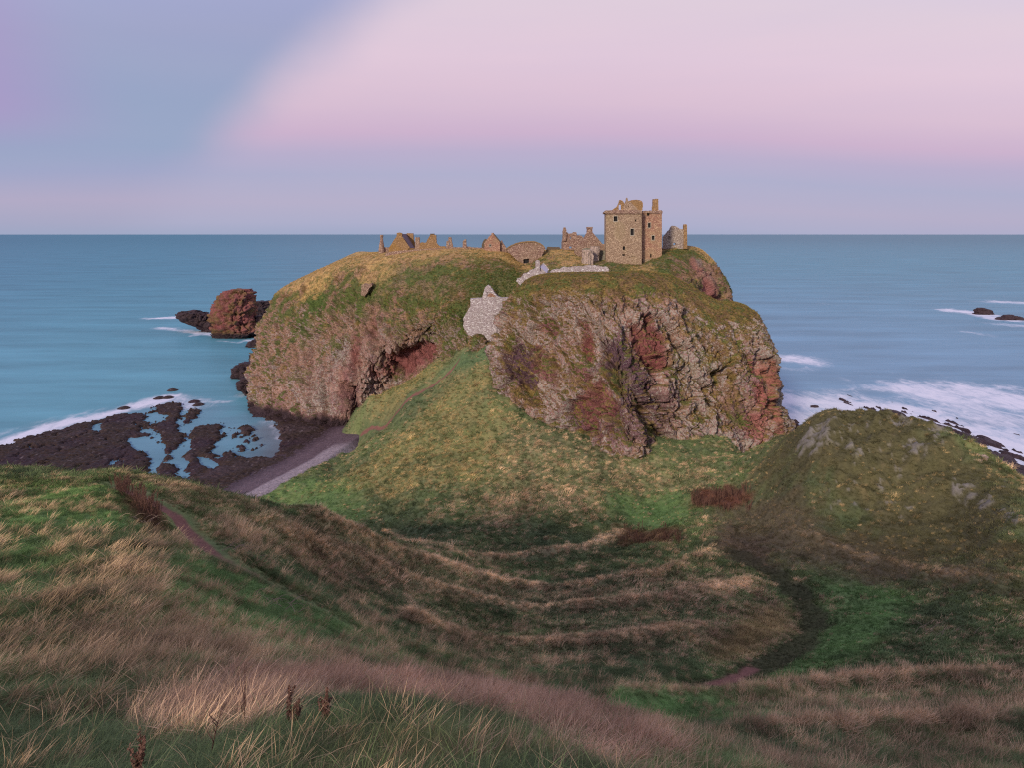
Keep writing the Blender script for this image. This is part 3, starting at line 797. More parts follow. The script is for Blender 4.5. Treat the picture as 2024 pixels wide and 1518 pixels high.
grassB = np.clip(sstep(n[:, 2] + 0.35 * nz1 + 0.3 * nz2 + .006 * (V[:, 2] - 20), 0.38, 0.72) * .85 + gB0 * sstep(nz2, -.35, .2) * .85 + sstep(J + nz2 * 1.0 + nz1 * .8, 2.25, 1.45), 0, 1)
redB = blobmask(V, GB2, [(1162, 680, 1.5, 4.5, 0, 1), (1180, 800, 3.2, 5, .5, .8), (1285, 690, 3.2, 5.5, .3, 1), (1150, 740, 2, 3, .5, .5), (1090, 650, 2, 1.5, 0, .5), (1360, 555, 1.5, 1.5, 0, .8), (1080, 740, 2.5, 4, .6, .6)])
sredB = blobmask(V, GB2, [(1505, 790, 2.2, 7, .15, .8), (1528, 800, 2.0, 8, .1, .85), (1530, 740, 1.4, 4, 0, .9), (1345, 556, 1.5, 1.3, 0, .6), (1500, 840, 3, 2.5, 0, .6)])
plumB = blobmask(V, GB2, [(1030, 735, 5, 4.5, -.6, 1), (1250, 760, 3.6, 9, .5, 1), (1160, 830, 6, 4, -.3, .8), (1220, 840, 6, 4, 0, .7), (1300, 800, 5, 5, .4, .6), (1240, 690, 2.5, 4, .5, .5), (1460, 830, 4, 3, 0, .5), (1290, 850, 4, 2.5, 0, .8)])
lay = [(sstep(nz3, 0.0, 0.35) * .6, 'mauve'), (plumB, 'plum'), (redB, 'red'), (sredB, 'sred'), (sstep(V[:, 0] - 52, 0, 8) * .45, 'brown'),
       (grassB * .9, 'brown'), (grassB * sstep(nz2 + nz1, -.35, .25), 'grass'), (grassB * sstep(nz1 - nz2 * .5, -0.05, .2) * .8, 'green'), (sstep(V[:, 2] + nz1 * 2, 2.5, 1.0), 'dark')]
cB = paint(V, n, lay, sstep(nz1, -.3, .3)[:, None])
cB *= (1 + 0.25 * fbm(V, 1 / 0.8, 2, 0.5, 70.)[:, None])
lB = np.clip(0.98 - 0.85 * grassB - 0.9 * np.maximum(redB, sredB) - 0.45 * plumB + nz3 * .6, 0, 1)
ob = mesh_np('crag', V, grid_faces(GB.shape[0], GB.shape[1], True), M_cliff, {'col': ('FLOAT_COLOR', rgba(cB)), 'lich': ('FLOAT', lB)})
tag(ob, kind='structure')
B_V, B_n, B_g = V, n, grassB

# ------------------------------------------------------------------ shore platforms and beach
TOE = [tuple(PZ(u, v, 2.2)[:2]) for u, v in ((380, 1060), (510, 985), (640, 915), (720, 860), (735, 845))]


def plan(pts, z=0.0):
    return [tuple(PZ(u, v, z)[:2]) for u, v in pts]


L_ROCK = [plan(p_) for p_ in (
    [(-260, 960), (-120, 910), (0, 886), (49, 869), (94, 857), (169, 838), (240, 820), (290, 822), (294, 840), (286, 856), (312, 866), (318, 880), (310, 905), (298, 940), (298, 1060), (-260, 1150)],
    [(297, 806), (338, 796), (366, 800), (362, 825), (355, 850), (372, 862), (373, 873), (352, 882), (354, 893), (340, 906), (343, 925), (372, 960), (372, 1060), (302, 1060), (302, 930), (320, 900), (314, 870), (300, 852), (305, 835), (325, 838), (322, 825), (300, 815)],
    [(372, 815), (385, 808), (398, 815), (390, 830), (365, 845), (360, 840)],
    [(370, 856), (390, 845), (440, 838), (448, 850), (442, 868), (432, 880), (424, 893), (436, 906), (455, 893), (472, 905), (500, 906), (535, 908), (560, 902), (640, 880), (760, 850), (700, 1000), (372, 1060), (365, 930), (352, 905), (372, 880)],
    [(512, 826), (545, 843), (556, 865), (548, 885), (540, 906), (640, 905), (760, 850), (700, 825), (600, 822)],
    [(470, 850), (492, 844), (504, 852), (500, 864), (480, 866)], [(448, 846), (456, 843), (460, 850), (452, 855)], [(455, 866), (462, 862), (465, 869), (458, 873)],
    [(483, 874), (492, 871), (496, 878), (487, 881)], [(498, 872), (508, 869), (512, 875), (503, 878)], [(496, 889), (520, 880), (524, 886), (500, 895)], [(472, 888), (480, 884), (486, 893), (476, 897)])]
L_POOL = [plan(p_) for p_ in (
    [(255, 869), (285, 866), (303, 876), (318, 888), (316, 905), (302, 945), (296, 940), (306, 903), (290, 895), (272, 893), (262, 880)],
    [(393, 906), (405, 907), (428, 924), (422, 928), (405, 920)], [(345, 893), (372, 882), (374, 890), (360, 905), (365, 918), (342, 922), (340, 912)],
    [(185, 842), (194, 840), (196, 858), (186, 852)])]
L_DOTS = [(332, 788), (315, 789), (341, 773), (245, 809), (384, 796), (392, 802)]


def shore_grid(x0, x1, y0, y1, step):
    xs = np.arange(x0, x1, step); ys = np.arange(y0, y1, step)
    X, Y = np.meshgrid(xs, ys, indexing='ij')
    return X, Y


X, Y = shore_grid(-230, -28, 118, 232, 0.32)
x, y = X.ravel(), Y.ravel(); p_ = xy3(x, y)
ragged = fbm(p_, 1 / 5.0, 6, 0.72, 21.0) * 5.5 + fbm(p_, 1 / 1.4, 3, 0.7, 29.0) * 2.2
d = np.full(x.shape, -50.0)
for pts in L_ROCK:
    d = np.maximum(d, poly_sd(x, y, pts))
d = d + ragged
for pts in L_POOL:
    d = np.minimum(d, -poly_sd(x, y, pts) + ragged * 0.35)
nf = fbm(p_, 1 / 1.6, 4, 0.6, 5.0, ridge=True); nl = fbm(p_, 1 / 11.0, 3, 0.5, 15.0)
z = -1.2 + 1.6 * sstep(d, -1.2, 1.6) + 0.6 * (nf - 0.2) * sstep(d, -1, 2) + 0.35 * nl
for u, v in L_DOTS:
    cc = PZ(u, v); z = np.maximum(z, 0.5 - ((x - cc[0]) ** 2 + (y - cc[1]) ** 2) / 5.0 + nf * .3)
z = z - 1.1 * sstep(fbm(p_ * np.array([1, .6, 1]), 1 / 3.0, 5, 0.72, 71.0), 0.16, 0.26) * sstep(poly_sd(x, y, L_ROCK[0]), -1, 2)
dt = seg_dist(x, y, TOE)
inn = poly_sd(x, y, [tuple(q_) for q_ in TOE] + [(0, 190), (20, 60), (-20, 60)])
beach = np.where(inn > 0, 2.5 - 0.8 * inn, 2.5 - 0.15 * dt) + fbm(p_, 1 / 3.0, 3, 0.5, 2.0) * 0.15
inner = sstep(dt + ragged * .5, 30, 10)
zz = np.maximum(z, np.where(inner > 0.02, beach, -9))
hg = beach >= z
nb = fbm(p_, 1 / 0.8, 2, 0.6, 88.0)
S = {k: np.array(lin(v)) for k, v in dict(wet=(60, 46, 50), weed=(62, 50, 40), peb=(158, 146, 150), mid=(104, 88, 94), pur=(80, 66, 72)).items()}
t = sstep(nl + nf * .4, -.2, .5)[:, None]; c = S['wet'] * (1 - t) + S['weed'] * t
c = c * (1 - (sstep(nl, .1, .4) * .5)[:, None]) + S['pur'] * (sstep(nl, .1, .4) * .5)[:, None]
e = (sstep(dt + nb, 22, 14) * hg)[:, None]; c = c * (1 - e) + S['pur'] * e
e = (sstep(dt + nb + ragged * .3, 12, 8))[:, None] * hg[:, None]; c = c * (1 - e) + S['mid'] * e
far_ = sstep(y, 168, 160)
e = (sstep(dt + nb * .7, 4.6, 3.6) * far_)[:, None]; c = c * (1 - e) + S['peb'] * e
c = c * (1 + .5 * fbm(p_, 1 / 0.7, 2, .7, 99.))[:, None]; sp_ = (sstep(nb, .30, .5) * .5)[:, None]; c = c * (1 - sp_) + S['peb'] * .8 * sp_
g_ = grid_faces(X.shape[0], X.shape[1])
keep = (zz[g_].max(1) > -0.9)
ob = mesh_np('shore', np.stack([x, y, zz], 1), g_[keep], M_shore, {'col': ('FLOAT_COLOR', rgba(c))})
tag(ob, kind='structure')

# right-hand reef
X, Y = shore_grid(62, 190, 112, 226, 0.32)
x, y = X.ravel(), Y.ravel(); p_ = xy3(x, y)
ax = np.array([0.16, -0.987, 0]); al = p_ @ ax; q_ = p_ - ax * (al * 0.80)[:, None]
ragged = fbm(q_, 1 / 3.0, 4, 0.6, 21.0) * 3.0
R1 = plan([(1884, 889), (1900, 887), (1925, 900), (1960, 896), (2012, 906), (2035, 930), (2150, 965), (2300, 1100), (1950, 1080), (1900, 960)])
R2 = [plan(p2) for p2 in ([(1858, 874), (1896, 874), (1898, 886), (1880, 894), (1858, 892)], [(1905, 880), (1925, 874), (1955, 886), (1952, 898), (1920, 896), (1905, 890)])]
R3 = plan([(1690, 800), (1790, 812), (1890, 850), (1960, 868), (2060, 900), (2060, 935), (1900, 878), (1840, 872), (1740, 845)])
d = poly_sd(x, y, R1)
for pts in R2: d = np.maximum(d, poly_sd(x, y, pts))
d = d + ragged
st = fbm(q_, 1 / 2.6, 4, 0.55, 33.0)
ds = np.minimum(poly_sd(x, y, R3) * 0.25, 2.0) + (st + 0.05) * 8.5 - 1.2
d = np.maximum(d, ds)
nf = fbm(q_, 1 / 1.3, 4, 0.6, 5.0, ridge=True)
z = -1.2 + 1.75 * sstep(d, -1.2, 1.8) + 0.4 * (nf - 0.2) * sstep(d, -1, 2)
z = z + sstep(poly_sd(x, y, R1), 5, 16) * 1.2
nl = fbm(p_, 1 / 8.0, 3, .5, 4.)
t = sstep(nl + nf * .4, -.2, .5)[:, None]; c = S['wet'] * .8 * (1 - t) + S['pur'] * .8 * t
e = (sstep(poly_sd(x, y, R1) + ragged, 8, 14))[:, None]; c = c * (1 - e) + S['mid'] * e
g_ = grid_faces(X.shape[0], X.shape[1]); keep = (z[g_].max(1) > -0.9)
ob = mesh_np('reef', np.stack([x, y, z], 1), g_[keep], M_shore, {'col': ('FLOAT_COLOR', rgba(c))})
tag(ob, kind='structure')

# ------------------------------------------------------------------ sea
th = np.radians(np.concatenate([np.linspace(-180, -45, 50, endpoint=False), np.linspace(-45, 45, 700, endpoint=False), np.linspace(45, 180, 50, endpoint=False)]))
rr = np.concatenate([np.geomspace(40, 90, 12, endpoint=False), np.geomspace(90, 700, 460, endpoint=False), np.geomspace(700, 150000, 80)])
x = (np.sin(th)[:, None] * rr).ravel(); y = (np.cos(th)[:, None] * rr).ravel(); p_ = xy3(x, y)
foam = np.zeros(x.shape)
lp = p_ * np.array([1.0, 1.0, 1.0])
soft = fbm(lp, 1 / 16.0, 4, 0.55, 3.0)
soft2 = fbm(lp * np.array([1.0, 0.35, 1]), 1 / 5.0, 4, 0.6, 9.0)
FO = [  # (polyline, width m, strength)
    ([(-250, 945), (-100, 900), (0, 880), (49, 863), (110, 843), (169, 830), (230, 815), (300, 797), (340, 785)], 4.5, 1.0),
    ([(-250, 930), (0, 860), (90, 845), (200, 812)], 5.0, .35), ([(290, 800), (340, 788), (375, 795), (390, 805)], 6, .6),
    ([(300, 630), (352, 628)], 6, .9), ([(318, 648), (370, 655), (425, 662)], 5, .7), ([(380, 664), (415, 660)], 3, .6),
    ([(435, 674), (470, 678), (520, 664)], 2, .5), ([(490, 672), (512, 676)], 3, .7), ([(420, 797), (450, 795)], 3, .5), ([(465, 787), (500, 775)], 3, .4), ([(476, 750), (500, 775)], 2, .25),
    ([(500, 632), (525, 628)], 3, .8), ([(522, 835), (545, 850), (552, 868)], 2, .45), ([(500, 612), (530, 620)], 4, .4),
    ([(1545, 795), (1620, 798), (1700, 802), (1780, 812), (1850, 835), (1950, 870), (2100, 915)], 9, 1.0),
    ([(1560, 825), (1600, 830), (1700, 815)], 9, .9), ([(1780, 815), (1850, 845), (1900, 870), (2024, 905)], 11, .8),
    ([(1850, 778), (1900, 775), (1950, 785), (2060, 805), (2200, 840)], 14, .9), ([(1850, 795), (1950, 820), (2060, 850)], 12, .7), ([(1640, 780), (1760, 790), (1850, 800)], 10, .45), ([(1850, 820), (1950, 835), (2060, 870)], 9, .6),
    ([(1548, 712), (1575, 708), (1600, 715)], 6, .85), ([(1550, 728), (1590, 732), (1610, 722)], 4, .35),
    ([(1880, 613), (1930, 620), (1985, 632)], 7, 1.0), ([(1990, 642), (2060, 648)], 7, .6), ([(1975, 597), (2080, 602)], 9, .8), ([(1900, 655), (1960, 664)], 5, .4), ([(1620, 600), (1655, 604)], 5, .25),
]
for pl, wd, k in FO:
    if pl[0][0] > 1500 and k > .5: wd *= 1.35
    dd = seg_dist(x, y, plan(pl)) + soft * wd * 1.1 + soft2 * wd * 0.5
    foam = np.maximum(foam, k * np.exp(-np.maximum(dd, 0) ** 2 / (wd * 1.15) ** 2))
q_ = (x / np.maximum(y, 1)); r = np.sqrt(x * x + y * y)
S1 = lambda c: np.array(lin(c))
lr = sstep(q_ + soft * .1, -0.05, 0.4)[:, None]; nr = sstep(np.log(r), math.log(1500), math.log(170))[:, None]; fr = sstep(np.log(r), math.log(1200), math.log(9000))[:, None]
left = S1((74, 138, 160)) * (1 - nr) + S1((104, 164, 180)) * nr
right = S1((76, 146, 168)) * (1 - nr) + S1((122, 160, 188)) * nr
sc_ = left * (1 - lr) + right * lr
sc_ = sc_ * (1 - fr) + S1((58, 124, 146)) * fr
# shallow water over the flats, muted sky reflection put into its colour
sh_ = np.zeros(x.shape)
for pts in L_ROCK[:5]:
    sh_ = np.maximum(sh_, sstep(poly_sd(x, y, pts) + soft * 4, -14, 0))
sc_ = sc_ * (1 - .55 * sh_[:, None]) + S1((112, 144, 164)) * .55 * sh_[:, None]
murk = sstep(seg_dist(x, y, plan([(535, 850), (560, 880), (552, 905)])) + soft2 * 3, 12, 1)[:, None]
sc_ = sc_ * (1 - .55 * murk) + S1((110, 96, 100)) * .55 * murk
m, t, b = new_mat('sea_water')
pos = t.new('ShaderNodeNewGeometry').outputs['Position']
col = t.new('ShaderNodeAttribute', attribute_name='col').outputs['Color']
fo = t.new('ShaderNodeAttribute', attribute_name='foam').outputs['Fac']
mp = t.new('ShaderNodeMapping', {0: pos, 2: (0, 0, R(6)), 3: (0.010, 0.045, 0.03)}).outputs[0]
n1 = t.noise(mp, 1.0, 7, 0.62)
mp2 = t.new('ShaderNodeMapping', {0: pos, 2: (0, 0, R(-9)), 3: (0.05, 0.16, 0.1)}).outputs[0]
n2 = t.noise(mp2, 1.0, 5, 0.6, 0.4)
k = t.m('ADD', 1.0, t.m('ADD', t.m('MULTIPLY', t.m('SUBTRACT', n1, 0.5), 1.0), t.m('MULTIPLY', t.m('SUBTRACT', n2, 0.5), 0.22)))
cw = t.mix(1.0, col, t.new('ShaderNodeCombineColor', {0: k, 1: k, 2: k}).outputs[0], 'MULTIPLY')
ff = t.m('ADD', fo, t.m('MULTIPLY', t.m('SUBTRACT', t.noise(t.new('ShaderNodeMapping', {0: pos, 2: (0, 0, R(8)), 3: (0.35, 0.16, 0.3)}).outputs[0], 1.0, 6, 0.65, 0.8), 0.5), t.m('MULTIPLY', t.ss(fo, 0.0, 0.4), 1.3)))
fm = t.m('MULTIPLY', t.ss(ff, 0.14, 1.05), 0.95)
cw = t.mix(fm, cw, (0.80, 0.82, 0.92))
t.put(b.inputs['Base Color'], cw)
t.put(b.inputs['Roughness'], t.m('ADD', 0.38, t.m('MULTIPLY', fm, 0.5)))
b.inputs['IOR'].default_value = 1.33; b.inputs['Specular IOR Level'].default_value = 0.12
t.l.new(t.new('ShaderNodeBump', {'Strength': 0.35, 'Distance': 0.5, 'Height': n2}).outputs[0], b.inputs['Normal'])
M_sea = m
ob = mesh_np('sea', np.stack([x, y, np.zeros_like(x)], 1), grid_faces(len(th), len(rr), True, True), M_sea, {'col': ('FLOAT_COLOR', rgba(sc_)), 'foam': ('FLOAT', foam)})
tag(ob, kind='structure')

# ------------------------------------------------------------------ free-standing rocks


def rock(name, levels, Yd, depth, label, cat, cols, amp=0.5, nseg=160, nlev=110, lean=0.0, group=None):
    """levels: (row, left column, right column) from top to waterline"""
    lv = []
    for v, a, b in levels:
        q1, q2 = P(a, v, Yd), P(b, v, Yd)
        lv.append(((q1[0] + q2[0]) / 2, Yd + (q1[2]) * lean, q1[2], (q2[0] - q1[0]) / 2))
    lv.append((lv[-1][0], lv[-1][1], -2.0, lv[-1][3] * 1.02))
    lv = catmull(np.array(lv), nlev); lv[:, 3] = np.maximum(lv[:, 3], 0.05)
    lv[0, 3] = 0.01
    a = np.linspace(0, 2 * np.pi, nseg, endpoint=False)
    ca, sa = np.cos(a), np.sin(a)
    ca = np.sign(ca) * np.abs(ca) ** 0.85; sa = np.sign(sa) * np.abs(sa) ** 0.85
    G = np.stack([lv[None, :, 0] + ca[:, None] * lv[None, :, 3], lv[None, :, 1] + sa[:, None] * lv[None, :, 3] * depth, np.broadcast_to(lv[None, :, 2], (nseg, nlev))], -1)
    p_ = G.reshape(-1, 3)
    n_ = np.stack([ca[:, None] * np.ones(nlev), sa[:, None] * np.ones(nlev), np.full((nseg, nlev), 0.3)], -1).reshape(-1, 3)
    s_ = lv[:, 3].max()
    dsp = amp * (fbm(p_, 1 / (s_ * .8), 3, .5, 3.3, ridge=True) - .3 + 0.9 * (fbm(p_, 1 / (s_ * .3 + .3), 3, .6, 7.1, ridge=True) - .3) + 0.8 * fbm(p_, 1 / (s_ * .18 + .3), 5, .7, 5.1) + 1.1 * facets(p_, s_ * .42 + .2, 4)[0] + .5 * facets(p_, s_ * .16 + .2, 5)[0])
    fade = np.broadcast_to(np.minimum(1, lv[:, 3] / (s_ * .35))[None], (nseg, nlev)).ravel()
    V = p_ + n_ * (dsp * fade)[:, None]
    nz = fbm(V, 1 / (s_ * .3 + .4), 4, .6, 8.8)
    c = K[cols[0]] * (1 - sstep(nz, -.2, .3))[:, None] + K[cols[1]] * sstep(nz, -.2, .3)[:, None]
    dk = sstep(V[:, 2] + nz * 2, 4.2, 2.0)[:, None] if cols[0] != 'dark' else np.zeros((len(V), 1))
    c = c * (1 - dk) + K['dark'] * dk
    o = mesh_np(name, V, grid_faces(nseg, nlev, True, True), M_cliff if cols[0] != 'dark' else M_shore, {'col': ('FLOAT_COLOR', rgba(c)), 'lich': ('FLOAT', np.full(len(V), .28))})
    ce = np.array([lv[:, 0].mean(), lv[:, 1].mean(), 0]); me = o.data
    me.transform(__import__('mathutils').Matrix.Translation(-Vector(ce))); o.location = ce
    return tag(o, label, cat, group)


rock('sea_stack', [(573, 472, 490), (578, 452, 494), (592, 434, 496), (610, 424, 496), (625, 420, 498), (640, 425, 503), (650, 428, 508), (660, 432, 506), (668, 436, 494)], 352, 0.75,
     'tall red-brown grassy sea stack standing in the water left of the cliffs', 'sea stack', ('red', 'brown'), 2.0)
rock('skerry', [(615, 361, 376), (620, 355, 398), (628, 354, 420), (640, 372, 436), (650, 398, 444)], 372, 0.5, 'low jagged black rock running out to the left of the sea stack', 'rock', ('dark', 'dark'), 1.6)
rock('skerry', [(597, 500, 526), (603, 498, 532), (612, 496, 536), (620, 498, 536)], 440, 0.7, 'black rounded rock in the sea behind and right of the sea stack', 'rock', ('dark', 'dark'), 1.5)
rock('skerry', [(624, 512, 518), (632, 505, 526), (642, 498, 530), (655, 490, 528)], 356, 0.8, 'dark pointed rock joining the sea stack to the cliff', 'rock', ('dark', 'dark'), 1.2)
rock('skerry', [(668, 512, 520), (674, 500, 524), (681, 490, 526)], 322, 0.8, 'small dark rock shelf at the waterline below the sea stack', 'rock', ('dark', 'dark'), .8)
rock('shore_rock', [(719, 484, 510), (727, 468, 514), (738, 461, 514), (747, 464, 512)], 252, 0.8, 'black rounded rock at the cliff foot, upper of the two below the headland', 'rock', ('dark', 'dark'), 1.0)
rock('shore_rock', [(696, 503, 515), (708, 497, 520), (722, 495, 522)], 260, 0.8, 'narrow dark rock against the cliff above the rounded black one', 'rock', ('dark', 'dark'), .8)
rock('shore_rock', [(748, 482, 505), (758, 474, 512), (770, 475, 512), (777, 482, 512)], 226, 0.8, 'black rock at the cliff foot, lower of the two below the headland', 'rock', ('dark', 'dark'), .9)
rock('skerry', [(609, 1934, 1942), (614, 1928, 1956), (621, 1926, 1963)], 452, 0.5, 'left hump of the dark rock awash far out on the right', 'rock', ('dark', 'dark'), .8)
rock('skerry', [(622, 1994, 2000), (626, 1978, 2014), (633, 1966, 2030)], 424, 0.4, 'long low dark rock awash at the right edge of the sea', 'rock', ('dark', 'dark'), .8)
rock('shore_rock', [(832, 1562, 1571), (840, 1557, 1577), (853, 1555, 1580)], 184, 0.8, 'small black boulder in the surf between the red crag and the knoll', 'rock', ('dark', 'dark'), .6, 90, 60)
rock('shore_rock', [(803, 1606, 1612), (805, 1603, 1618)], 208, 0.4, 'tiny dark rock awash in the white surf above the knoll', 'rock', ('dark', 'dark'), .2, 50, 30)
b_ = hit(1912, 935)
rock('boulder', [(911, 1906, 1916), (916, 1898, 1926), (926, 1896, 1938), (940, 1894, 1945)], b_[1] + 2, 0.8, 'pale lichened boulder on the crest of the grassy knoll at the right', 'boulder', ('pale', 'pale'), .35, 90, 60)

# ------------------------------------------------------------------ masonry helpers
from mathutils.geometry import tessellate_polygon
from mathutils import Matrix


def empty(name, loc, label, cat, group=None, rz=0.0):
    o = bpy.data.objects.new(name, None); COL.objects.link(o)
    o.location = loc; o.rotation_euler = (0, 0, rz); o.empty_display_size = 0.5
    return tag(o, label, cat, group)


def jag(pts, step, amp, base=None, rnd=random.Random(3)):
    """break the straight lines of an outline (columns/rows) into rough masonry"""
    o = []
    n = len(pts)
    for i in range(n):
        a, b = pts[i], pts[(i + 1) % n]
        L = math.hypot(b[0] - a[0], b[1] - a[1]); k = max(1, int(L / step))
        for j in range(k):
            t = j / k
            u, v = a[0] + (b[0] - a[0]) * t, a[1] + (b[1] - a[1]) * t
            if base is None or v < base:
                if j: u += rnd.uniform(-amp, amp); v += rnd.uniform(-amp, amp)
            o.append((u, v))
    return o


def slab(name, pts, Yd, thick, mat, root, holes=(), jg=1.6, ja=0.5, base=None, yaw=0.0):
    """masonry wall: outline seen from the front, standing at distance Yd, with real thickness; holes = openings cut through (or pockets)"""
    if jg: pts = jag(pts, jg, ja, base)
    P3 = [P(u, v, Yd) for u, v in pts]
    tri = tessellate_polygon([[Vector((p_[0], p_[2], 0)) for p_ in P3]])
    n = len(P3)
    V = [Vector((p_[0], Yd, p_[2])) for p_ in P3] + [Vector((p_[0], Yd + thick, p_[2])) for p_ in P3]
    Fc = []
    ar = sum(P3[i][0] * P3[(i + 1) % n][2] - P3[(i + 1) % n][0] * P3[i][2] for i in range(n))
    for t in tri:
        Fc.append(tuple(t)); Fc.append(tuple(i + n for i in reversed(t)))
    for i in range(n):
        j = (i + 1) % n
        Fc.append((i, i + n, j + n, j) if ar > 0 else (i, j, j + n, i + n))
    me = bpy.data.meshes.new(name); me.from_pydata([v - Vector(root.location) for v in V], [], Fc)
    import bmesh
    bm = bmesh.new(); bm.from_mesh(me); bmesh.ops.recalc_face_normals(bm, faces=bm.faces); bm.to_mesh(me); bm.free()
    me.materials.append(mat)
    o = bpy.data.objects.new(name, me); COL.objects.link(o); o.parent = root
    for hl in holes:
        cut(o, hl, Yd, root)
    return o


def boxmesh(x0, x1, y0, y1, z0, z1):
    me = bpy.data.meshes.new('b')
    v = [(x0, y0, z0), (x1, y0, z0), (x1, y1, z0), (x0, y1, z0), (x0, y0, z1), (x1, y0, z1), (x1, y1, z1), (x0, y1, z1)]
    me.from_pydata(v, [], [(0, 3, 2, 1), (4, 5, 6, 7), (0, 1, 5, 4), (1, 2, 6, 5), (2, 3, 7, 6), (3, 0, 4, 7)])
    return me


def cut(o, hl, Yd, root):
    """hl = (u0, v0, u1, v1, depth)"""
    a = P(hl[0], hl[1], Yd); b = P(hl[2], hl[3], Yd); L = root.location
    me = boxmesh(a[0] - L[0], b[0] - L[0], Yd - 0.5 - L[1], Yd + hl[4] - L[1], b[2] - L[2], a[2] - L[2])
    c = bpy.data.objects.new('cutter', me); COL.objects.link(c)
    md = o.modifiers.new('b', 'BOOLEAN'); md.object = c; md.operation = 'DIFFERENCE'; md.solver = 'EXACT'
    c.parent = o.parent
    bpy.context.view_layer.update()
    ev = o.evaluated_get(bpy.context.evaluated_depsgraph_get())
    nm = bpy.data.meshes.new_from_object(ev)
    o.modifiers.clear(); o.data = nm
    bpy.data.objects.remove(c)


def window(name, hl, Yd, root, dep=0.7, frame=True, mat=None):
    """dark opening set back in its pocket with a dressed stone surround"""
    a = P(hl[0], hl[1], Yd); b = P(hl[2], hl[3], Yd); L = root.location
    me = boxmesh(a[0] - L[0] + .004, b[0] - L[0] - .004, Yd + dep - L[1] - .1, Yd + dep - L[1] - 0.004, b[2] - L[2] + .004, a[2] - L[2] - .004)
    me.materials.append(M_dark)
    o = bpy.data.objects.new(name, me); COL.objects.link(o); o.parent = root
    if frame:
        fw = 0.14
        vs, fs = [], []
        for (x0, x1, z0, z1) in ((a[0] - fw, a[0], b[2], a[2]), (b[0], b[0] + fw, b[2], a[2]), (a[0] - fw, b[0] + fw, a[2], a[2] + fw * 1.2), (a[0] - fw * 1.3, b[0] + fw * 1.3, b[2] - fw * 1.3, b[2])):
            m_ = boxmesh(x0 - L[0], x1 - L[0], Yd - 0.05 - L[1], Yd + 0.02 - L[1], z0 - L[2], z1 - L[2])
            k_ = len(vs); vs += [tuple(v.co) for v in m_.vertices]; fs += [tuple(i + k_ for i in f_.vertices) for f_ in m_.polygons]
        me = bpy.data.meshes.new('frame'); me.from_pydata(vs, [], fs); me.materials.append(M_dress)
        f_ = bpy.data.objects.new('frame', me); COL.objects.link(f_); f_.parent = o
    return o


def sidewall(name, u, v0, v1, Yd, length, thick, mat, root, slope=0.0):
    """a wall running straight back from the front, rough topped"""
    a = P(u, v0, Yd); b = P(u, v1, Yd); L = root.location
    n = max(3, int(length / 0.6)); rnd = random.Random(int(u * 7))
    vs = []; fs = []
    for i in range(n + 1):
        yy_ = Yd + length * i / n; zt = a[2] + rnd.uniform(-.25, .2) - slope * i / n
        for xx in (a[0], a[0] + thick):
            vs += [(xx - L[0], yy_ - L[1], b[2] - L[2]), (xx - L[0], yy_ - L[1], zt - L[2])]
    for i in range(n):
        k_ = 4 * i; l_ = k_ + 4
        fs += [(k_, k_ + 1, l_ + 1, l_), (k_ + 2, l_ + 2, l_ + 3, k_ + 3), (k_ + 1, k_ + 3, l_ + 3, l_ + 1)]
    fs += [(0, 2, 3, 1), (4 * n, 4 * n + 1, 4 * n + 3, 4 * n + 2)]
    me = bpy.data.meshes.new(name); me.from_pydata(vs, [], fs); me.materials.append(mat)
    o = bpy.data.objects.new(name, me); COL.objects.link(o); o.parent = root
    return o


def prism(name, pts, Y0, Y1, mat, root, taper=1.0):
    """general block: outline from the front between two distances (no jag)"""
    return slab(name, pts, Y0, Y1 - Y0, mat, root, jg=0)


# ---- tower house
Yt = 187.0
T0 = P(1232, 512, Yt)
tower = empty('tower_house', tuple(T0), 'tall tan stone tower house with battered top storey, tallest building on the headland', 'tower', rz=R(-5.5))
holes = [(1213.5, 427.5, 1220.5, 437.5, .75), (1246, 452.5, 1252.5, 465, .75), (1231, 487, 1235.5, 494, .75), (1255, 434, 1257.5, 438, .75), (1230, 502.5, 1235, 506, .75), (1243, 507, 1254, 511, .3)]
body = slab('main_block', [(1197.5, 523), (1198.0, 419.5), (1267.8, 419.5), (1267.8, 523)], Yt, 11.0, M_tan, tower, holes, jg=0)
for i, hl in enumerate(holes[:5]):
    window('window', hl, Yt, tower, frame=i in (0, 1))
Yw = Yt + 3.2
hw = [(1276, 421.5, 1281, 426.5, .7), (1278, 441, 1283, 450, .7), (1285.5, 466, 1290.5, 474, .7), (1282, 502, 1285, 509, .7), (1269.3, 448, 1271, 451, .5)]
slab('wing', [(1266.0, 525), (1266.0, 419.5), (1304.8, 419.5), (1304.8, 520)], Yw, 9.0, M_pinkst, tower, hw, jg=0)
for i, hl in enumerate(hw):
    window('window', hl, Yw, tower, frame=i in (1, 2))
slab('parapet', [(1195, 421), (1194.5, 418.0), (1197, 415.8), (1205, 415.6), (1225, 415.2), (1268.5, 415.2), (1269, 421)], Yt - .25, 11.5, M_ruin, tower, jg=2.5, ja=.35, base=420)
slab('parapet', [(1268.5, 421), (1269, 416.8), (1290, 416.2), (1304, 415.6), (1306.5, 418), (1306, 422.5)], Yw - .25, 9.5, M_ruin, tower, jg=2.5, ja=.3, base=421)
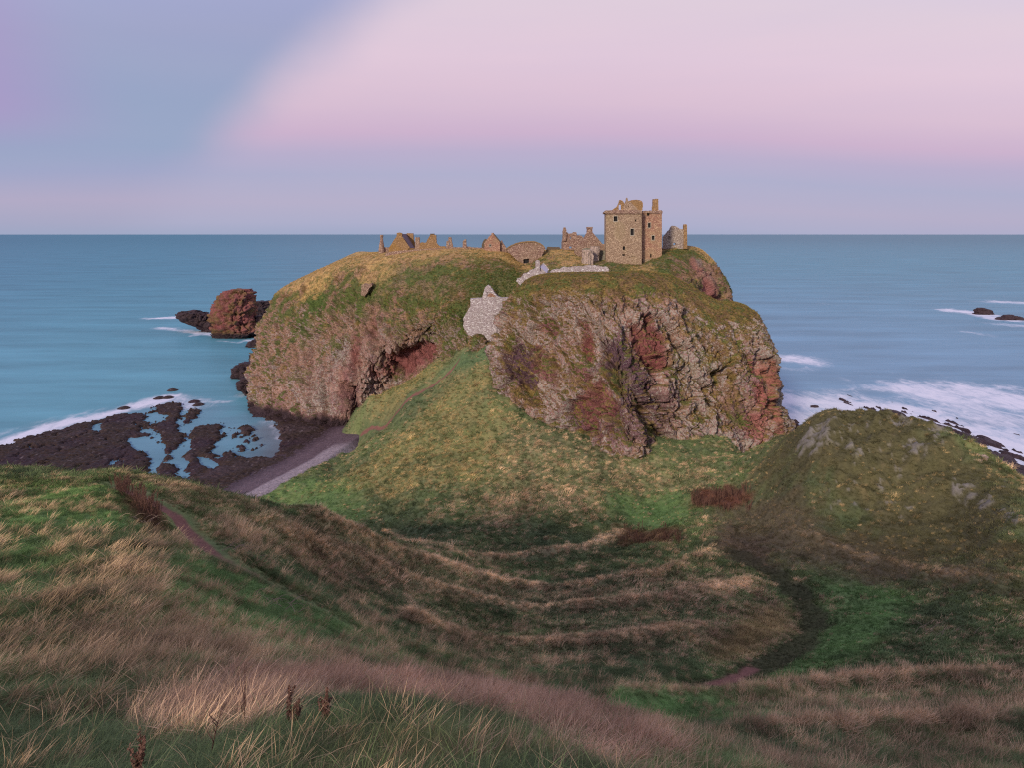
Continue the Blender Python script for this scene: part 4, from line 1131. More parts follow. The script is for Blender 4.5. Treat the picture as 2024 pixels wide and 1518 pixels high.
# corbels under the parapet
cv = []; cf = []
for k_ in range(36):
    u = 1197 + k_ * 2.0
    Yc = Yt if u < 1268 else Yt
    a = P(u, 421.1, Yt); m_ = boxmesh(a[0] - T0[0], a[0] - T0[0] + .16, Yt - .2 - T0[1], Yt - .004 - T0[1], a[2] - T0[2] - .35, a[2] - T0[2] - .01)
    q_ = len(cv); cv += [tuple(v.co) for v in m_.vertices]; cf += [tuple(i + q_ for i in f_.vertices) for f_ in m_.polygons]
me = bpy.data.meshes.new('corbel_course'); me.from_pydata(cv, [], cf); me.materials.append(M_ruin)
o = bpy.data.objects.new('corbel_course', me); COL.objects.link(o); o.parent = tower
slab('broken_gable', [(1208, 416), (1214, 411), (1218, 408), (1221, 402), (1222.5, 395.7), (1226, 395.5), (1229, 397), (1232, 401), (1233, 404), (1236, 402), (1240, 416)], Yt + 2.2, .8, M_gold, tower, [(1221.5, 404.5, 1226, 415, 1.5)], ja=.35)
slab('cap_house_gable', [(1231, 416), (1233, 404), (1236, 397.5), (1236.5, 392), (1238, 390.6), (1239.5, 392), (1240, 396), (1246, 400), (1252, 406), (1258, 412), (1260, 416)], Yt + 1.0, .8, M_tan, tower, [(1240.5, 407, 1242.5, 409, .3)], ja=.3)
slab('round_turret', [(1242, 416), (1242, 397), (1248, 395.5), (1256, 395), (1262, 396), (1266, 398), (1268, 402), (1267, 416)], Yt + 3.4, 4.0, M_gold, tower, ja=.4)
slab('chimney', [(1285.5, 418), (1285.5, 409), (1286.5, 407), (1286.5, 394), (1291, 394), (1291.5, 393.2), (1297, 393.4), (1297.5, 418)], Yt + 4.5, 1.6, M_gold, tower, ja=.2)
# rounded foot
slab('plinth', [(1267, 525), (1268, 512), (1304.6, 510.5), (1306.8, 514), (1305, 525)], Yw - .3, 5.0, M_tan, tower, jg=3, ja=.3)


# ---- chapel-like ruin right of the tower
r = empty('ruined_gable', tuple(P(1335, 487, 200)), 'grey ruined gable with a tall thin stack, standing right of the tower house', 'ruin')
slab('wall', [(1310.5, 492), (1311, 468), (1316, 463), (1320, 457), (1323, 455), (1326, 449), (1329, 446), (1334, 446.5), (1339, 449), (1343, 452), (1350, 453), (1353, 458), (1355, 466), (1356, 492)], 200, .9, M_grey, r,
     [(1331, 480.5, 1336, 484.5, 1.5), (1320, 466.5, 1325, 473.5, .25)], ja=.45, base=486)
slab('stack', [(1351.5, 492), (1352, 462), (1351.6, 446), (1352.5, 443.3), (1357, 443.3), (1358, 446), (1358.5, 492)], 199.6, 1.1, M_gold, r, ja=.2, base=486)
sidewall('side_wall', 1313, 476, 492, 200.9, 5, .8, M_grey, r, 3.5)
sidewall('side_wall', 1349, 466, 492, 200.9, 7, .8, M_grey, r, 2.5)

# ---- ruins left of the tower
r = empty('ruined_house', tuple(P(1130, 490, 204)), 'red roofless ruin with a tapering pinnacle at its left corner, left of the tower', 'ruin')
slab('wall', [(1113, 494), (1113, 460), (1116, 458), (1121, 459), (1124, 462), (1130, 461.5), (1133, 459), (1139, 458.5), (1140, 465), (1150, 466), (1153, 470), (1153, 494)], 204, .9, M_ruin, r,
     [(1126.5, 469, 1128.5, 471.5, 1.5), (1125, 487.5, 1130, 491, 1.5)], ja=.45, base=488)
slab('corner_stack', [(1112, 476), (1112.2, 458), (1114, 450), (1117, 448.7), (1119.3, 453), (1119.8, 465), (1119, 476)], 203.4, 1.2, M_ruin, r, ja=.35)
sidewall('side_wall', 1113, 466, 494, 204.9, 7, .8, M_ruin, r, 2.0)
r = empty('gabled_ruin', tuple(P(1168, 500, 194)), 'roofless gabled stone house with a square chimney against the left side of the tower', 'ruin')
slab('gable', [(1135, 500), (1138, 490), (1142, 481), (1148, 478), (1155, 468), (1160, 460), (1160.5, 449.2), (1170.8, 449.2), (1171, 459), (1177, 466), (1184, 474), (1190, 481.5), (1196.5, 483), (1196.5, 514), (1150, 514)], 194, .9, M_ruin, r, ja=.4, base=505)
slab('chimney_head', [(1159.6, 452), (1159.6, 448.6), (1171.6, 448.6), (1171.6, 452)], 193.8, 1.3, M_ruin, r, jg=0)
slab('lower_wall', [(1150.5, 520), (1151, 492), (1160, 490), (1181, 494), (1196, 495.5), (1196, 520)], 191.5, .8, M_lich, r, [(1181, 496, 1183.5, 511, .5)], ja=.35, base=508)
sidewall('side_wall', 1142, 483, 502, 194.9, 6, .8, M_ruin, r, 1.0)
sidewall('side_wall', 1190, 484, 505, 194.9, 6, .8, M_ruin, r, 1.0)
rb = rock('boulder', [(498, 1174, 1177), (501, 1170, 1180), (507, 1168, 1183), (514, 1167, 1184)], 189.5, .8, 'pale block of fallen masonry in front of the gabled ruin beside the tower', 'boulder', ('pale', 'pale'), .25, 80, 50)
rb = rock('boulder', [(508, 1157, 1162), (512, 1154, 1168), (522, 1152, 1172)], 185.5, .7, 'low heap of pale rubble on the grass below the gabled ruin', 'boulder', ('pale', 'pale'), .3, 80, 50)

# ---- vaulted range with turf roof
r = empty('vaulted_range', tuple(P(1040, 505, 198)), 'broad arched rubble wall with a turf roof and a small dark doorway', 'ruin')
arc = [(1000, 494), (1004, 490.5), (1010, 487), (1020, 482.5), (1030, 480), (1045, 478.4), (1058, 478.6), (1068, 482), (1074, 486.5), (1077.5, 491)]
slab('wall', [(1040, 524), (1022, 515), (1010, 503)] + arc + [(1074, 500), (1068, 512), (1058, 520)], 198, 1.0, M_ruin, r, [(1034.5, 512, 1045.5, 521, .9)], ja=.4, base=508)
window('doorway', (1034.5, 512, 1045.5, 521), 198, r, .85, frame=False)
top = [(u, v - 1.4) for u, v in arc]; bot = [(u, v + .4) for u, v in arc[::-1]]
slab('turf_roof', [(998, 494)] + top + [(1079, 492)] + bot, 197.8, 9.0, M_turfcap, r, jg=2, ja=.3)

# ---- gable house with little window
r = empty('gabled_house', tuple(P(973, 492, 205)), 'small stone house gable with a tiny white-framed window, left of the arched wall', 'house')
slab('gable', [(957.3, 497), (957.3, 480.5), (962, 474), (967, 467.5), (971.3, 463.5), (971.5, 460.2), (975, 460.2), (975.5, 463.5), (982, 471), (988.5, 479), (988.5, 497)], 205, 6.5, M_pinkst, r, [(967.3, 483.2, 970, 487.2, .6)], ja=.18, jg=2)
window('window', (967.3, 483.2, 970, 487.2), 205, r, .5)
slab('coping', [(975.2, 463), (976.4, 462.6), (990, 478.8), (989.4, 480.6), (982, 471.6)], 204.8, 6.9, M_cope, r, jg=0)
slab('lean_to', [(989, 498), (989, 481), (990.4, 475.6), (992, 475.2), (993, 478.5), (996.5, 484), (1001.5, 491.5), (1001.5, 500)], 206, 5.0, M_ruin, r, ja=.2)
slab('rear_roof', [(952.3, 494), (952.3, 483), (955, 476.5), (959, 472), (961, 473), (961, 494)], 209, 4.0, M_cope, r, ja=.2)

# ---- long north range of ruins (left)
r = empty('pillar_ruin', tuple(P(917, 492, 210)), 'thin broken pillar of masonry standing alone between the range and the gabled house', 'ruin')
slab('pillar', [(914.3, 496), (914.6, 477), (916, 475.5), (919, 472.8), (921.6, 473.2), (922, 496)], 210, 1.0, M_ruin, r, jg=1.4, ja=.25)
slab('rubble_wall', [(900, 497), (903, 490.4), (913, 489.6), (923, 487), (928, 487.5), (933, 490.5), (946, 489.8), (953, 489), (953, 497)], 210.6, .8, M_ruin, r, jg=1.5, ja=.5, base=493)
r = empty('stub_ruin', tuple(P(888, 492, 212)), 'short leaning stump of wall with a hole, right end of the long range', 'ruin')
slab('wall', [(878, 498), (882, 490), (882.5, 477), (884.4, 476), (886, 479), (886.5, 469), (889, 468.8), (892, 469.2), (893.5, 478), (896.4, 493), (897, 498)], 212, 1.0, M_ruin, r, [(888, 480, 889.5, 484, 1.5)], jg=1.5, ja=.35, base=492)
r = empty('chimney_gable', tuple(P(855, 492, 213)), 'broken stepped gable with a flat chimney top in the middle of the long range', 'ruin')
slab('gable', [(828, 498), (830, 481), (833, 479), (842, 480), (844, 475), (847, 470), (849.5, 466), (850.5, 463.5), (850.5, 462), (858, 462), (858.3, 464.4), (862, 464.6), (862.5, 480), (866, 484), (870, 487), (880, 487), (881, 498)], 213, 1.0, M_gold, r, jg=1.6, ja=.4, base=492)
slab('chimney_cap', [(850, 463.2), (850, 461.8), (858.4, 461.8), (858.4, 463.2)], 212.8, 1.3, M_cope, r, jg=0)
r = empty('chimney_stack', tuple(P(824, 492, 214)), 'narrow reddish chimney stack just right of the slate-roofed house', 'chimney')
slab('stack', [(819.5, 498), (821, 484), (820.5, 471), (822, 468.3), (824, 470.5), (827.3, 468.6), (829, 470), (829, 482), (832, 490), (832, 498)], 214, 1.4, M_ruin, r, jg=1.6, ja=.3)
r = empty('slate_roofed_house', tuple(P(796, 495, 216)), 'golden stone house with two broad chimneys and a violet slate roof between them', 'house')
slab('near_gable', [(768, 503), (769, 489), (774, 482), (778.5, 474), (783.5, 468), (784, 460.4), (789, 459.4), (794.3, 460.6), (794.6, 467), (800, 475), (806, 484), (809.5, 489), (803, 496), (800, 503)], 216, 1.0, M_gold, r, ja=.2, jg=2)
slab('far_gable', [(812, 500), (820, 490), (819.5, 480), (817, 472.5), (816.6, 461), (803.7, 461), (803, 466), (806, 500)], 226, 1.0, M_gold, r, ja=.15, jg=2)
L0 = np.array(r.location)
def quad(name, pts, mat, root, th_=.15):
    V = [np.array(p_) - np.array(root.location) for p_ in pts]; nn = np.cross(V[1] - V[0], V[2] - V[0]); nn = nn / np.linalg.norm(nn) * th_
    vs = [tuple(v) for v in V] + [tuple(v - nn) for v in V]
    me = bpy.data.meshes.new(name); me.from_pydata(vs, [], [(0, 1, 2, 3), (7, 6, 5, 4), (0, 4, 5, 1), (1, 5, 6, 2), (2, 6, 7, 3), (3, 7, 4, 0)]); me.materials.append(mat)
    o = bpy.data.objects.new(name, me); COL.objects.link(o); o.parent = root; return o
quad('roof', [P(794.4, 462.2, 216.6), P(810.5, 490.5, 216.6), P(820, 490, 226.2), P(803.5, 462.4, 226.2)], M_slate, r)
slab('wall', [(757, 506), (757.5, 489.4), (760, 488.8), (769, 489), (769.5, 503)], 216.4, .9, M_ruin, r, jg=1.6, ja=.3, base=498)
r = empty('round_stack', tuple(P(754, 500, 216)), 'tall tapering round chimney stack at the far left end of the ruins', 'chimney')
lv = [(464.3, 751.2, 757.6), (466, 751.2, 757.8), (468.3, 751.0, 757.8), (469, 751.5, 757.0), (474, 751.4, 757.2), (480, 750.4, 758.2), (486, 749.0, 759.4), (494, 748.2, 760.0), (510, 747.6, 760.6)]
G = []
for v, a, b_u in lv:
    q1, q2 = P(a, v, 216), P(b_u, v, 216); cxx = (q1[0] + q2[0]) / 2; rad = (q2[0] - q1[0]) / 2
    G.append([(cxx + math.cos(t_) * rad - L0[0] * 0, 216 + math.sin(t_) * rad, q1[2]) for t_ in np.linspace(0, 2 * np.pi, 14, endpoint=False)])
G = np.array(G).transpose(1, 0, 2) - np.array(r.location)
capc = G[:, 0].mean(0); V = np.concatenate([G.reshape(-1, 3), [capc]])
me = bpy.data.meshes.new('stack'); fl = [tuple(int(i) for i in f_) for f_ in grid_faces(14, len(lv), True, True)] + [(len(V) - 1, i * len(lv), ((i + 1) % 14) * len(lv)) for i in range(14)]
me.from_pydata([tuple(v) for v in V], [], fl); me.materials.append(M_ruin)
o = bpy.data.objects.new('stack', me); COL.objects.link(o); o.parent = r
r = empty('precinct_wall', tuple(P(860, 498, 208)), 'long low rubble wall along the cliff top in front of the range of ruins', 'wall')
slab('wall', [(760, 510), (762, 500), (775, 497), (800, 494.6), (830, 492.2), (860, 491), (900, 489.6), (925, 490.4), (950, 489.8), (957, 490.5), (957, 500), (860, 502)], 208, .8, M_ruin, r, jg=1.5, ja=.4, base=497)
r = empty('low_wall', tuple(P(1094, 490, 215)), 'low dark line of wall on the grass between the arched wall and the red ruin', 'wall')
slab('wall', [(1080, 496), (1081, 489), (1084, 487.6), (1092, 488.4), (1106, 488.6), (1107.5, 491), (1108, 496)], 206, .9, M_cope, r, jg=1.6, ja=.25)

# ---- gate wall in the cleft
r = empty('gatehouse_wall', tuple(P(965, 680, 168)), 'tall pale gatehouse wall with a pointed gable, wedged in the cleft below the castle', 'wall')
gw = [(975, 690), (969, 682), (965, 676), (958, 664), (950, 660), (943, 659), (937, 666), (927, 663), (918, 650), (915.5, 643), (917, 636), (915, 631), (925, 613), (930, 604), (929.5, 591), (940, 590.5), (952, 590), (955.5, 580), (958, 570), (962, 566), (965, 563.5), (968, 566), (973, 571), (978, 579), (985, 586.5), (993, 589), (1003, 588.5), (1018, 590), (1018, 690), (985, 700)]
slab('wall', gw, 168, 2.0, M_white, r, [(979, 658, 983, 682, .4), (962, 577, 968, 585, .3)], jg=2.2, ja=.6, base=999)
b_ = slab('buttress', [(976, 690), (979.3, 660), (980, 625), (981.5, 625), (982, 690)], 167.7, .5, M_white, r, jg=0)
slab('red_relieving_stone', [(963, 586), (964.5, 582.5), (969, 579.5), (975, 581), (980, 587), (970, 586.6)], 167.9, .3, M_pinkst, r, jg=0)
r = empty('cliff_ruin', tuple(P(722, 572, 198)), 'small reddish fragment of wall high on the grassy cliff face at the left', 'ruin')
slab('wall', [(713, 584), (714, 572), (714, 564), (719, 561), (726, 563), (734, 560), (735, 565), (729, 570), (727, 577), (721, 586)], 192.3, 2.5, M_ruin, r, jg=1.8, ja=.6)
r = empty('fallen_masonry', tuple(P(948, 676, 167)), 'pale chunk of masonry on the grass just below the gatehouse wall', 'rubble')
slab('block', [(938, 672), (944, 668), (950, 673), (957, 680), (955, 687), (949, 684), (943, 679)], 166.6, 1.4, M_white, r, jg=1.6, ja=.5)

# ---- rubble curtain wall above the crag
r = empty('curtain_wall', tuple(P(1110, 545, 166)), 'pale broken curtain wall stepping down along the top edge of the crag', 'wall')
cw_pts = [(1020, 556), (1024, 550), (1030, 549), (1034, 542), (1042, 540), (1048, 534), (1056, 532), (1061, 529), (1072, 536), (1085, 538), (1092, 534), (1100, 531), (1108, 532), (1115, 527.5), (1126, 529), (1138, 526.5), (1150, 527), (1165, 524.5), (1178, 525), (1190, 527), (1200, 528), (1204, 532), (1203, 541), (1190, 545), (1150, 547), (1100, 549), (1070, 552), (1045, 556), (1035, 562), (1030, 566)]
slab('wall', cw_pts, 165, 1.1, M_white, r, jg=1.8, ja=.9)
r = empty('lodge', tuple(P(1072, 540, 163.5)), 'small pale stone lodge with one chimney and a lilac slate roof slope', 'house')
slab('chimney', [(1058.5, 545), (1058.7, 516.5), (1060, 515), (1066, 515), (1067, 516.5), (1067.2, 545)], 163.6, .9, M_white, r, jg=1.8, ja=.15)
slab('gable', [(1066, 546), (1066, 531), (1068, 527), (1075, 520.5), (1080, 525), (1085.5, 532.5), (1083, 538), (1082, 546)], 164.2, 3.0, M_white, r, jg=0)
slab('roof', [(1067.4, 528), (1074.6, 523), (1079, 527.6), (1083.4, 533), (1081, 540), (1076, 536)], 163.98, .2, M_roof, r, jg=0)
slab('near_wall', [(1046, 548), (1050, 539), (1058, 536), (1066, 533), (1072, 538), (1078, 543), (1082, 549)], 163.7, .8, M_white, r, jg=1.8, ja=.4)

# ------------------------------------------------------------------ plants
def add_tube(V, Fc, pts, rad, sides=4):
    pts = [Vector(p_) for p_ in pts]; n = len(pts); b0 = len(V)
    for i, p_ in enumerate(pts):
        d_ = (pts[min(i + 1, n - 1)] - pts[max(i - 1, 0)]).normalized()
        a_ = d_.cross(Vector((0.3, 1, 0.2))).normalized(); b_2 = d_.cross(a_)
        rr_ = rad * (1 - 0.75 * i / (n - 1))
        for k_ in range(sides):
            t_ = 2 * math.pi * k_ / sides
            V.append(tuple(p_ + (a_ * math.cos(t_) + b_2 * math.sin(t_)) * rr_))
    for i in range(n - 1):
        for k_ in range(sides):
            k2 = (k_ + 1) % sides
            Fc.append((b0 + i * sides + k_, b0 + i * sides + k2, b0 + (i + 1) * sides + k2, b0 + (i + 1) * sides + k_))


def simple(name, V, Fc, mat, parent=None, loc=None):
    me = bpy.data.meshes.new(name); me.from_pydata(V, [], Fc); me.materials.append(mat)
    o = bpy.data.objects.new(name, me); COL.objects.link(o)
    if parent: o.parent = parent
    if loc is not None: o.location = loc
    return o


def dock_plant(seed, hgt=0.9, stems=4, spread=0.12, bare=False, seeds=130):
    rn = random.Random(seed); root = bpy.data.objects.new('dock_plant', None); COL.objects.link(root)
    SV, SF, DV, DF = [], [], [], []
    for s_ in range(stems):
        a = rn.uniform(0, 6.28); hh = hgt * rn.uniform(.65, 1.0); l_ = rn.uniform(.05, .25) * hgt
        base = Vector((math.cos(a) * spread * rn.random(), math.sin(a) * spread * rn.random(), -.1))
        tip = base + Vector((math.cos(a) * l_ + .1 * hh, math.sin(a) * l_, hh + .1))
        pts = [base.lerp(tip, t_ / 6) + Vector((rn.uniform(-.01, .01), rn.uniform(-.01, .01), 0)) for t_ in range(7)]
        add_tube(SV, SF, pts, .006 + .004 * hgt)
        for b_3 in range(5 if bare else 3):
            t_ = rn.uniform(.4, .85); p0 = base.lerp(tip, t_); a2 = rn.uniform(0, 6.28); bl = hh * rn.uniform(.18, .36)
            p1 = p0 + Vector((math.cos(a2) * bl * .5, math.sin(a2) * bl * .5, bl))
            add_tube(SV, SF, [p0, p0.lerp(p1, .5) + Vector((math.cos(a2), math.sin(a2), 0)) * bl * .1, p1], .004 + .002 * hgt, 3)
            if not bare:
                for q_2 in range(seeds // 5):
                    c_ = p0.lerp(p1, rn.uniform(.15, 1)); sz = rn.uniform(.006, .013) * (0.6 + hgt * .5)
                    c_ = c_ + Vector([rn.gauss(0, sz * .9) for _ in range(3)])
                    u_ = Vector([rn.gauss(0, 1) for _ in range(3)]).normalized() * sz; w_ = u_.orthogonal().normalized() * sz
                    k_ = len(DV); DV += [tuple(c_ + u_), tuple(c_ + w_), tuple(c_ - u_), tuple(c_ - w_)]; DF.append((k_, k_ + 1, k_ + 2, k_ + 3))
        if not bare:
            for q_2 in range(seeds):
                t_ = rn.uniform(.42, 1.0); c_ = base.lerp(tip, t_); sz = rn.uniform(.007, .015) * (0.6 + hgt * .5)
                rad = .022 * (1.15 - t_) * 2.2 * hgt
                c_ = c_ + Vector([rn.gauss(0, rad) for _ in range(3)])
                u_ = Vector([rn.gauss(0, 1) for _ in range(3)]).normalized() * sz; w_ = u_.orthogonal().normalized() * sz
                k_ = len(DV); DV += [tuple(c_ + u_), tuple(c_ + w_), tuple(c_ - u_), tuple(c_ - w_)]; DF.append((k_, k_ + 1, k_ + 2, k_ + 3))
    simple('stem', SV, SF, M_dock, root)
    if DV: simple('seed_head', DV, DF, M_dock, root)
    return root


def copy_tree(o):
    c_ = o.copy(); COL.objects.link(c_)
    for ch in list(o.children):
        d_ = ch.copy(); COL.objects.link(d_); d_.parent = c_
    return c_


def gz(x, y):
    return float(h(np.array([x]), np.array([y]))[0])


protos = [dock_plant(s_, 1.0, 6, .25, seeds=150) for s_ in (1, 2, 3)]
used = [False] * 3


def place_dock(x, y, s_, label, group=None, i=0):
    if not used[i]:
        o = protos[i]; used[i] = True
    else:
        o = copy_tree(protos[i])
    o.location = (x, y, gz(x, y)); o.scale = (s_, s_, s_); o.rotation_euler = (0, 0, random.uniform(0, 6.28))
    return tag(o, label, 'plant', group)


rn = random.Random(9)
for k_ in range(26):
    t_ = rn.random(); u = 238 + t_ * 95 + rn.uniform(-12, 12); v = 962 + t_ * 95 + rn.uniform(-14, 14)
    q_ = hit(u, v); place_dock(q_[0], q_[1], rn.uniform(.7, 1.05), 'dark red dry dock plant in the thicket beside the narrow footpath on the left hillside', 'dock thicket by the left footpath', k_ % 3)
for k_ in range(30):
    q_ = hit(rn.uniform(1368, 1478), rn.uniform(978, 1020))
    place_dock(q_[0], q_[1], rn.uniform(1.2, 2.0), 'rust red dock plant in the large thicket at the valley bottom under the crag', 'dock thicket in the valley', k_ % 3)
for k_ in range(12):
    q_ = hit(rn.uniform(1225, 1278), rn.uniform(1052, 1082))
    place_dock(q_[0], q_[1], rn.uniform(.9, 1.4), 'brown dock plant in the small left-hand clump below the bright green patch', 'small left dock clump', k_ % 3)
for k_ in range(12):
    q_ = hit(rn.uniform(1300, 1352), rn.uniform(1050, 1082))
    place_dock(q_[0], q_[1], rn.uniform(.9, 1.4), 'rusty dock plant in the small clump between the green patch and the knoll', 'small right dock clump', k_ % 3)

for (u, Yd, hh, bare, seed, lab) in (
        (245, 4.6, .48, False, 21, 'large dark dock seed head rising at the bottom left corner'),
        (290, 4.2, .36, False, 22, 'shorter dark dock seed head just right of the bottom left one'),
        (408, 5.6, .55, True, 23, 'bare forked dark stem standing in the foreground grass, left of two'),
        (482, 6.6, .62, True, 24, 'bare branching dark stem in the foreground grass, right of two'),
        (572, 6.2, .40, False, 25, 'slim brown dock spike left of centre in the foreground grass'),
        (640, 6.0, .42, False, 26, 'slim brown dock spike nearest the bottom centre')):
    o = dock_plant(seed, hh, 1 if bare else 2, .03, bare, 260)
    x = (u - CU) * Yd / F; o.location = (x, Yd, gz(x, Yd)); tag(o, lab, 'plant')




def stalks(name, uvs, n, L, seed, label):
    rn = random.Random(seed); V, Fc = [], []
    c0 = hit(*uvs)
    for k_ in range(n):
        x = c0[0] + rn.gauss(0, L * .5); y = c0[1] + rn.gauss(0, L * .6); a = rn.uniform(-.9, .9) + (math.pi if rn.random() < .4 else 0)
        z = gz(x, y); l_ = L * rn.uniform(.5, 1.1)
        pts = []
        for j in range(6):
            t_ = j / 5; pts.append((x - c0[0] + math.cos(a) * l_ * t_, y - c0[1] + math.sin(a) * l_ * t_ * .6, z - c0[2] + .15 + .5 * l_ * math.sin(t_ * 2.4) * .7))
        add_tube(V, Fc, pts, .014, 4)
    o = simple(name, V, Fc, M_stalk, None, tuple(c0)); return tag(o, label, 'dead stalks')


stalks('dead_stalks', (470, 1095), 16, .9, 1, 'tangle of bleached fallen stalks on the green slope below the left footpath')
stalks('dead_stalks', (545, 1200), 12, .7, 2, 'sparse pale dry stalks lower down the slope beside the left footpath')
stalks('dead_stalks', (270, 1035), 9, .8, 3, 'pale fallen stalks at the edge of the dock thicket on the left hillside')
stalks('dead_stalks', (1872, 1262), 14, 1.6, 4, 'arching pale stalk tussock on the dark slope at the right')

# ------------------------------------------------------------------ grass (uncountable: one object of instanced clumps)
def clump(name, blades, hh, rad, wd, lean, curl, seed, seedhead=False):
    rn = np.random.default_rng(seed); V, Fc, T = [], [], []
    for i in range(blades):
        a = rn.uniform(0, 6.28); r_ = rad * math.sqrt(rn.random()); bx, by = math.cos(a) * r_, math.sin(a) * r_
        l_ = hh * rn.uniform(.55, 1.1); az = rn.normal(0, .9) + (rn.uniform(0, 6.28) if rn.random() < .3 else 0); ln = lean * rn.uniform(.4, 1.4)
        dx, dy = math.cos(az) * ln, math.sin(az) * ln; w_ = wd * rn.uniform(.6, 1.2); fa = rn.uniform(0, 3.14)
        wx, wy = math.cos(fa) * w_, math.sin(fa) * w_
        k_ = len(V); segs = 3
        for j in range(segs + 1):
            t_ = j / segs; cx = bx + dx * l_ * t_ ** 1.5; cy = by + dy * l_ * t_ ** 1.5; cz = l_ * (t_ - curl * ln * t_ * t_ * .5) - .06
            ww = (1 - t_) ** .7 if not seedhead else (0.35 if t_ < .5 else (1.5 if t_ < .9 else 0.1))
            if j < segs or seedhead:
                V += [(cx - wx * ww, cy - wy * ww, cz), (cx + wx * ww, cy + wy * ww, cz)]; T += [t_, t_]
            else:
                V.append((cx, cy, cz)); T.append(1.0)
        for j in range(segs - (0 if seedhead else 1)):
            q_ = k_ + 2 * j; Fc.append((q_, q_ + 1, q_ + 3, q_ + 2))
        if not seedhead: Fc.append((k_ + 2 * segs - 2, k_ + 2 * segs - 1, k_ + 2 * segs))
    me = bpy.data.meshes.new(name); me.from_pydata(V, [], Fc)
    at = me.attributes.new('tt', 'FLOAT', 'POINT'); at.data.foreach_set('value', np.array(T, np.float32))
    me.polygons.foreach_set('use_smooth', np.ones(len(Fc), bool))
    return bpy.data.objects.new(name, me)


mg, t, b = new_mat('grass_blades')
gcn = t.new('ShaderNodeAttribute', attribute_name='gcol', attribute_type='INSTANCER').outputs['Color']
tt = t.new('ShaderNodeAttribute', attribute_name='tt').outputs['Fac']
pos = t.new('ShaderNodeNewGeometry').outputs['Position']
rv = t.noise(pos, 9.0, 2, 0.6)
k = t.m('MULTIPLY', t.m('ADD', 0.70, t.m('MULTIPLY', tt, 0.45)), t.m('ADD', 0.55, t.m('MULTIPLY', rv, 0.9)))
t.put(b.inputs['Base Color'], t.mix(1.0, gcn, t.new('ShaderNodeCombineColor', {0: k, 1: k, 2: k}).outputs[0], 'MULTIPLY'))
b.inputs['Roughness'].default_value = 0.85; b.inputs['Specular IOR Level'].default_value = 0.1
GC = bpy.data.collections.new('grass_clumps')
CL = [clump('blade_tuft_a', 46, .34, .17, .0052, .75, .6, 1), clump('blade_tuft_b', 46, .28, .19, .0052, .9, .7, 2),
      clump('dry_tuft_a', 44, .52, .13, .0042, .55, .5, 3), clump('dry_tuft_b', 36, .62, .16, .0040, .6, .5, 4, True),
      clump('far_green', 26, .46, .32, .020, .8, .6, 5), clump('far_green_b', 26, .40, .36, .020, .8, .6, 6),
      clump('far_dry', 28, .62, .26, .016, .55, .5, 7), clump('far_dry_b', 26, .55, .30, .016, .6, .5, 8),
      clump('long_bent_stems', 9, .85, .2, .0028, 1.3, .75, 9, True), clump('long_green_blades', 16, .6, .14, .0056, 1.1, .8, 10)]
for i, o in enumerate(CL):
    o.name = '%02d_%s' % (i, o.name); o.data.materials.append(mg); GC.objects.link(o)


def grass_object(name, pos_, colr, idx, scl, rotz, tilt):
    me = bpy.data.meshes.new(name); n = len(pos_)
    me.vertices.add(n); me.vertices.foreach_set('co', np.ascontiguousarray(pos_, np.float32).ravel())
    def att(nm, ty, d_, key):
        a_ = me.attributes.new(nm, ty, 'POINT'); a_.data.foreach_set(key, np.ascontiguousarray(d_).ravel())
    att('gcol', 'FLOAT_COLOR', rgba(colr).astype(np.float32), 'color')
    att('cidx', 'INT', idx.astype(np.int32), 'value')
    att('scl', 'FLOAT_VECTOR', scl.astype(np.float32), 'vector')
    att('rot', 'FLOAT_VECTOR', np.stack([tilt[:, 0], tilt[:, 1], rotz], 1).astype(np.float32), 'vector')
    o = bpy.data.objects.new(name, me); COL.objects.link(o)
    ng = bpy.data.node_groups.new(name, 'GeometryNodeTree')
    ng.interface.new_socket('Geometry', in_out='INPUT', socket_type='NodeSocketGeometry')
    ng.interface.new_socket('Geometry', in_out='OUTPUT', socket_type='NodeSocketGeometry')
    N = ng.nodes; Lk = ng.links
    gi = N.new('NodeGroupInput'); go = N.new('NodeGroupOutput')
    ip = N.new('GeometryNodeInstanceOnPoints'); ci = N.new('GeometryNodeCollectionInfo')
    ci.inputs['Collection'].default_value = GC; ci.inputs['Separate Children'].default_value = True; ci.inputs['Reset Children'].default_value = True
    def na(nm, ty):
        a_ = N.new('GeometryNodeInputNamedAttribute'); a_.data_type = ty; a_.inputs['Name'].default_value = nm
        return a_.outputs['Attribute']
    Lk.new(gi.outputs[0], ip.inputs['Points']); Lk.new(ci.outputs[0], ip.inputs['Instance'])
    ip.inputs['Pick Instance'].default_value = True
    Lk.new(na('cidx', 'INT'), ip.inputs['Instance Index'])
    Lk.new(na('scl', 'FLOAT_VECTOR'), ip.inputs['Scale'])
    er = N.new('FunctionNodeEulerToRotation'); Lk.new(na('rot', 'FLOAT_VECTOR'), er.inputs[0]); Lk.new(er.outputs[0], ip.inputs['Rotation'])
    Lk.new(ip.outputs[0], go.inputs[0])
    md = o.modifiers.new('clumps', 'NODES'); md.node_group = ng
    return o


def scatter(n, r0, r1, far, density_pow=0.0):
    """points spread over the hillside, thinning out with distance"""
    a = np.radians(RNG.uniform(-43, 43, n)); r = np.exp(RNG.uniform(math.log(r0), math.log(r1), n))
    return np.sin(a) * r, np.cos(a) * r


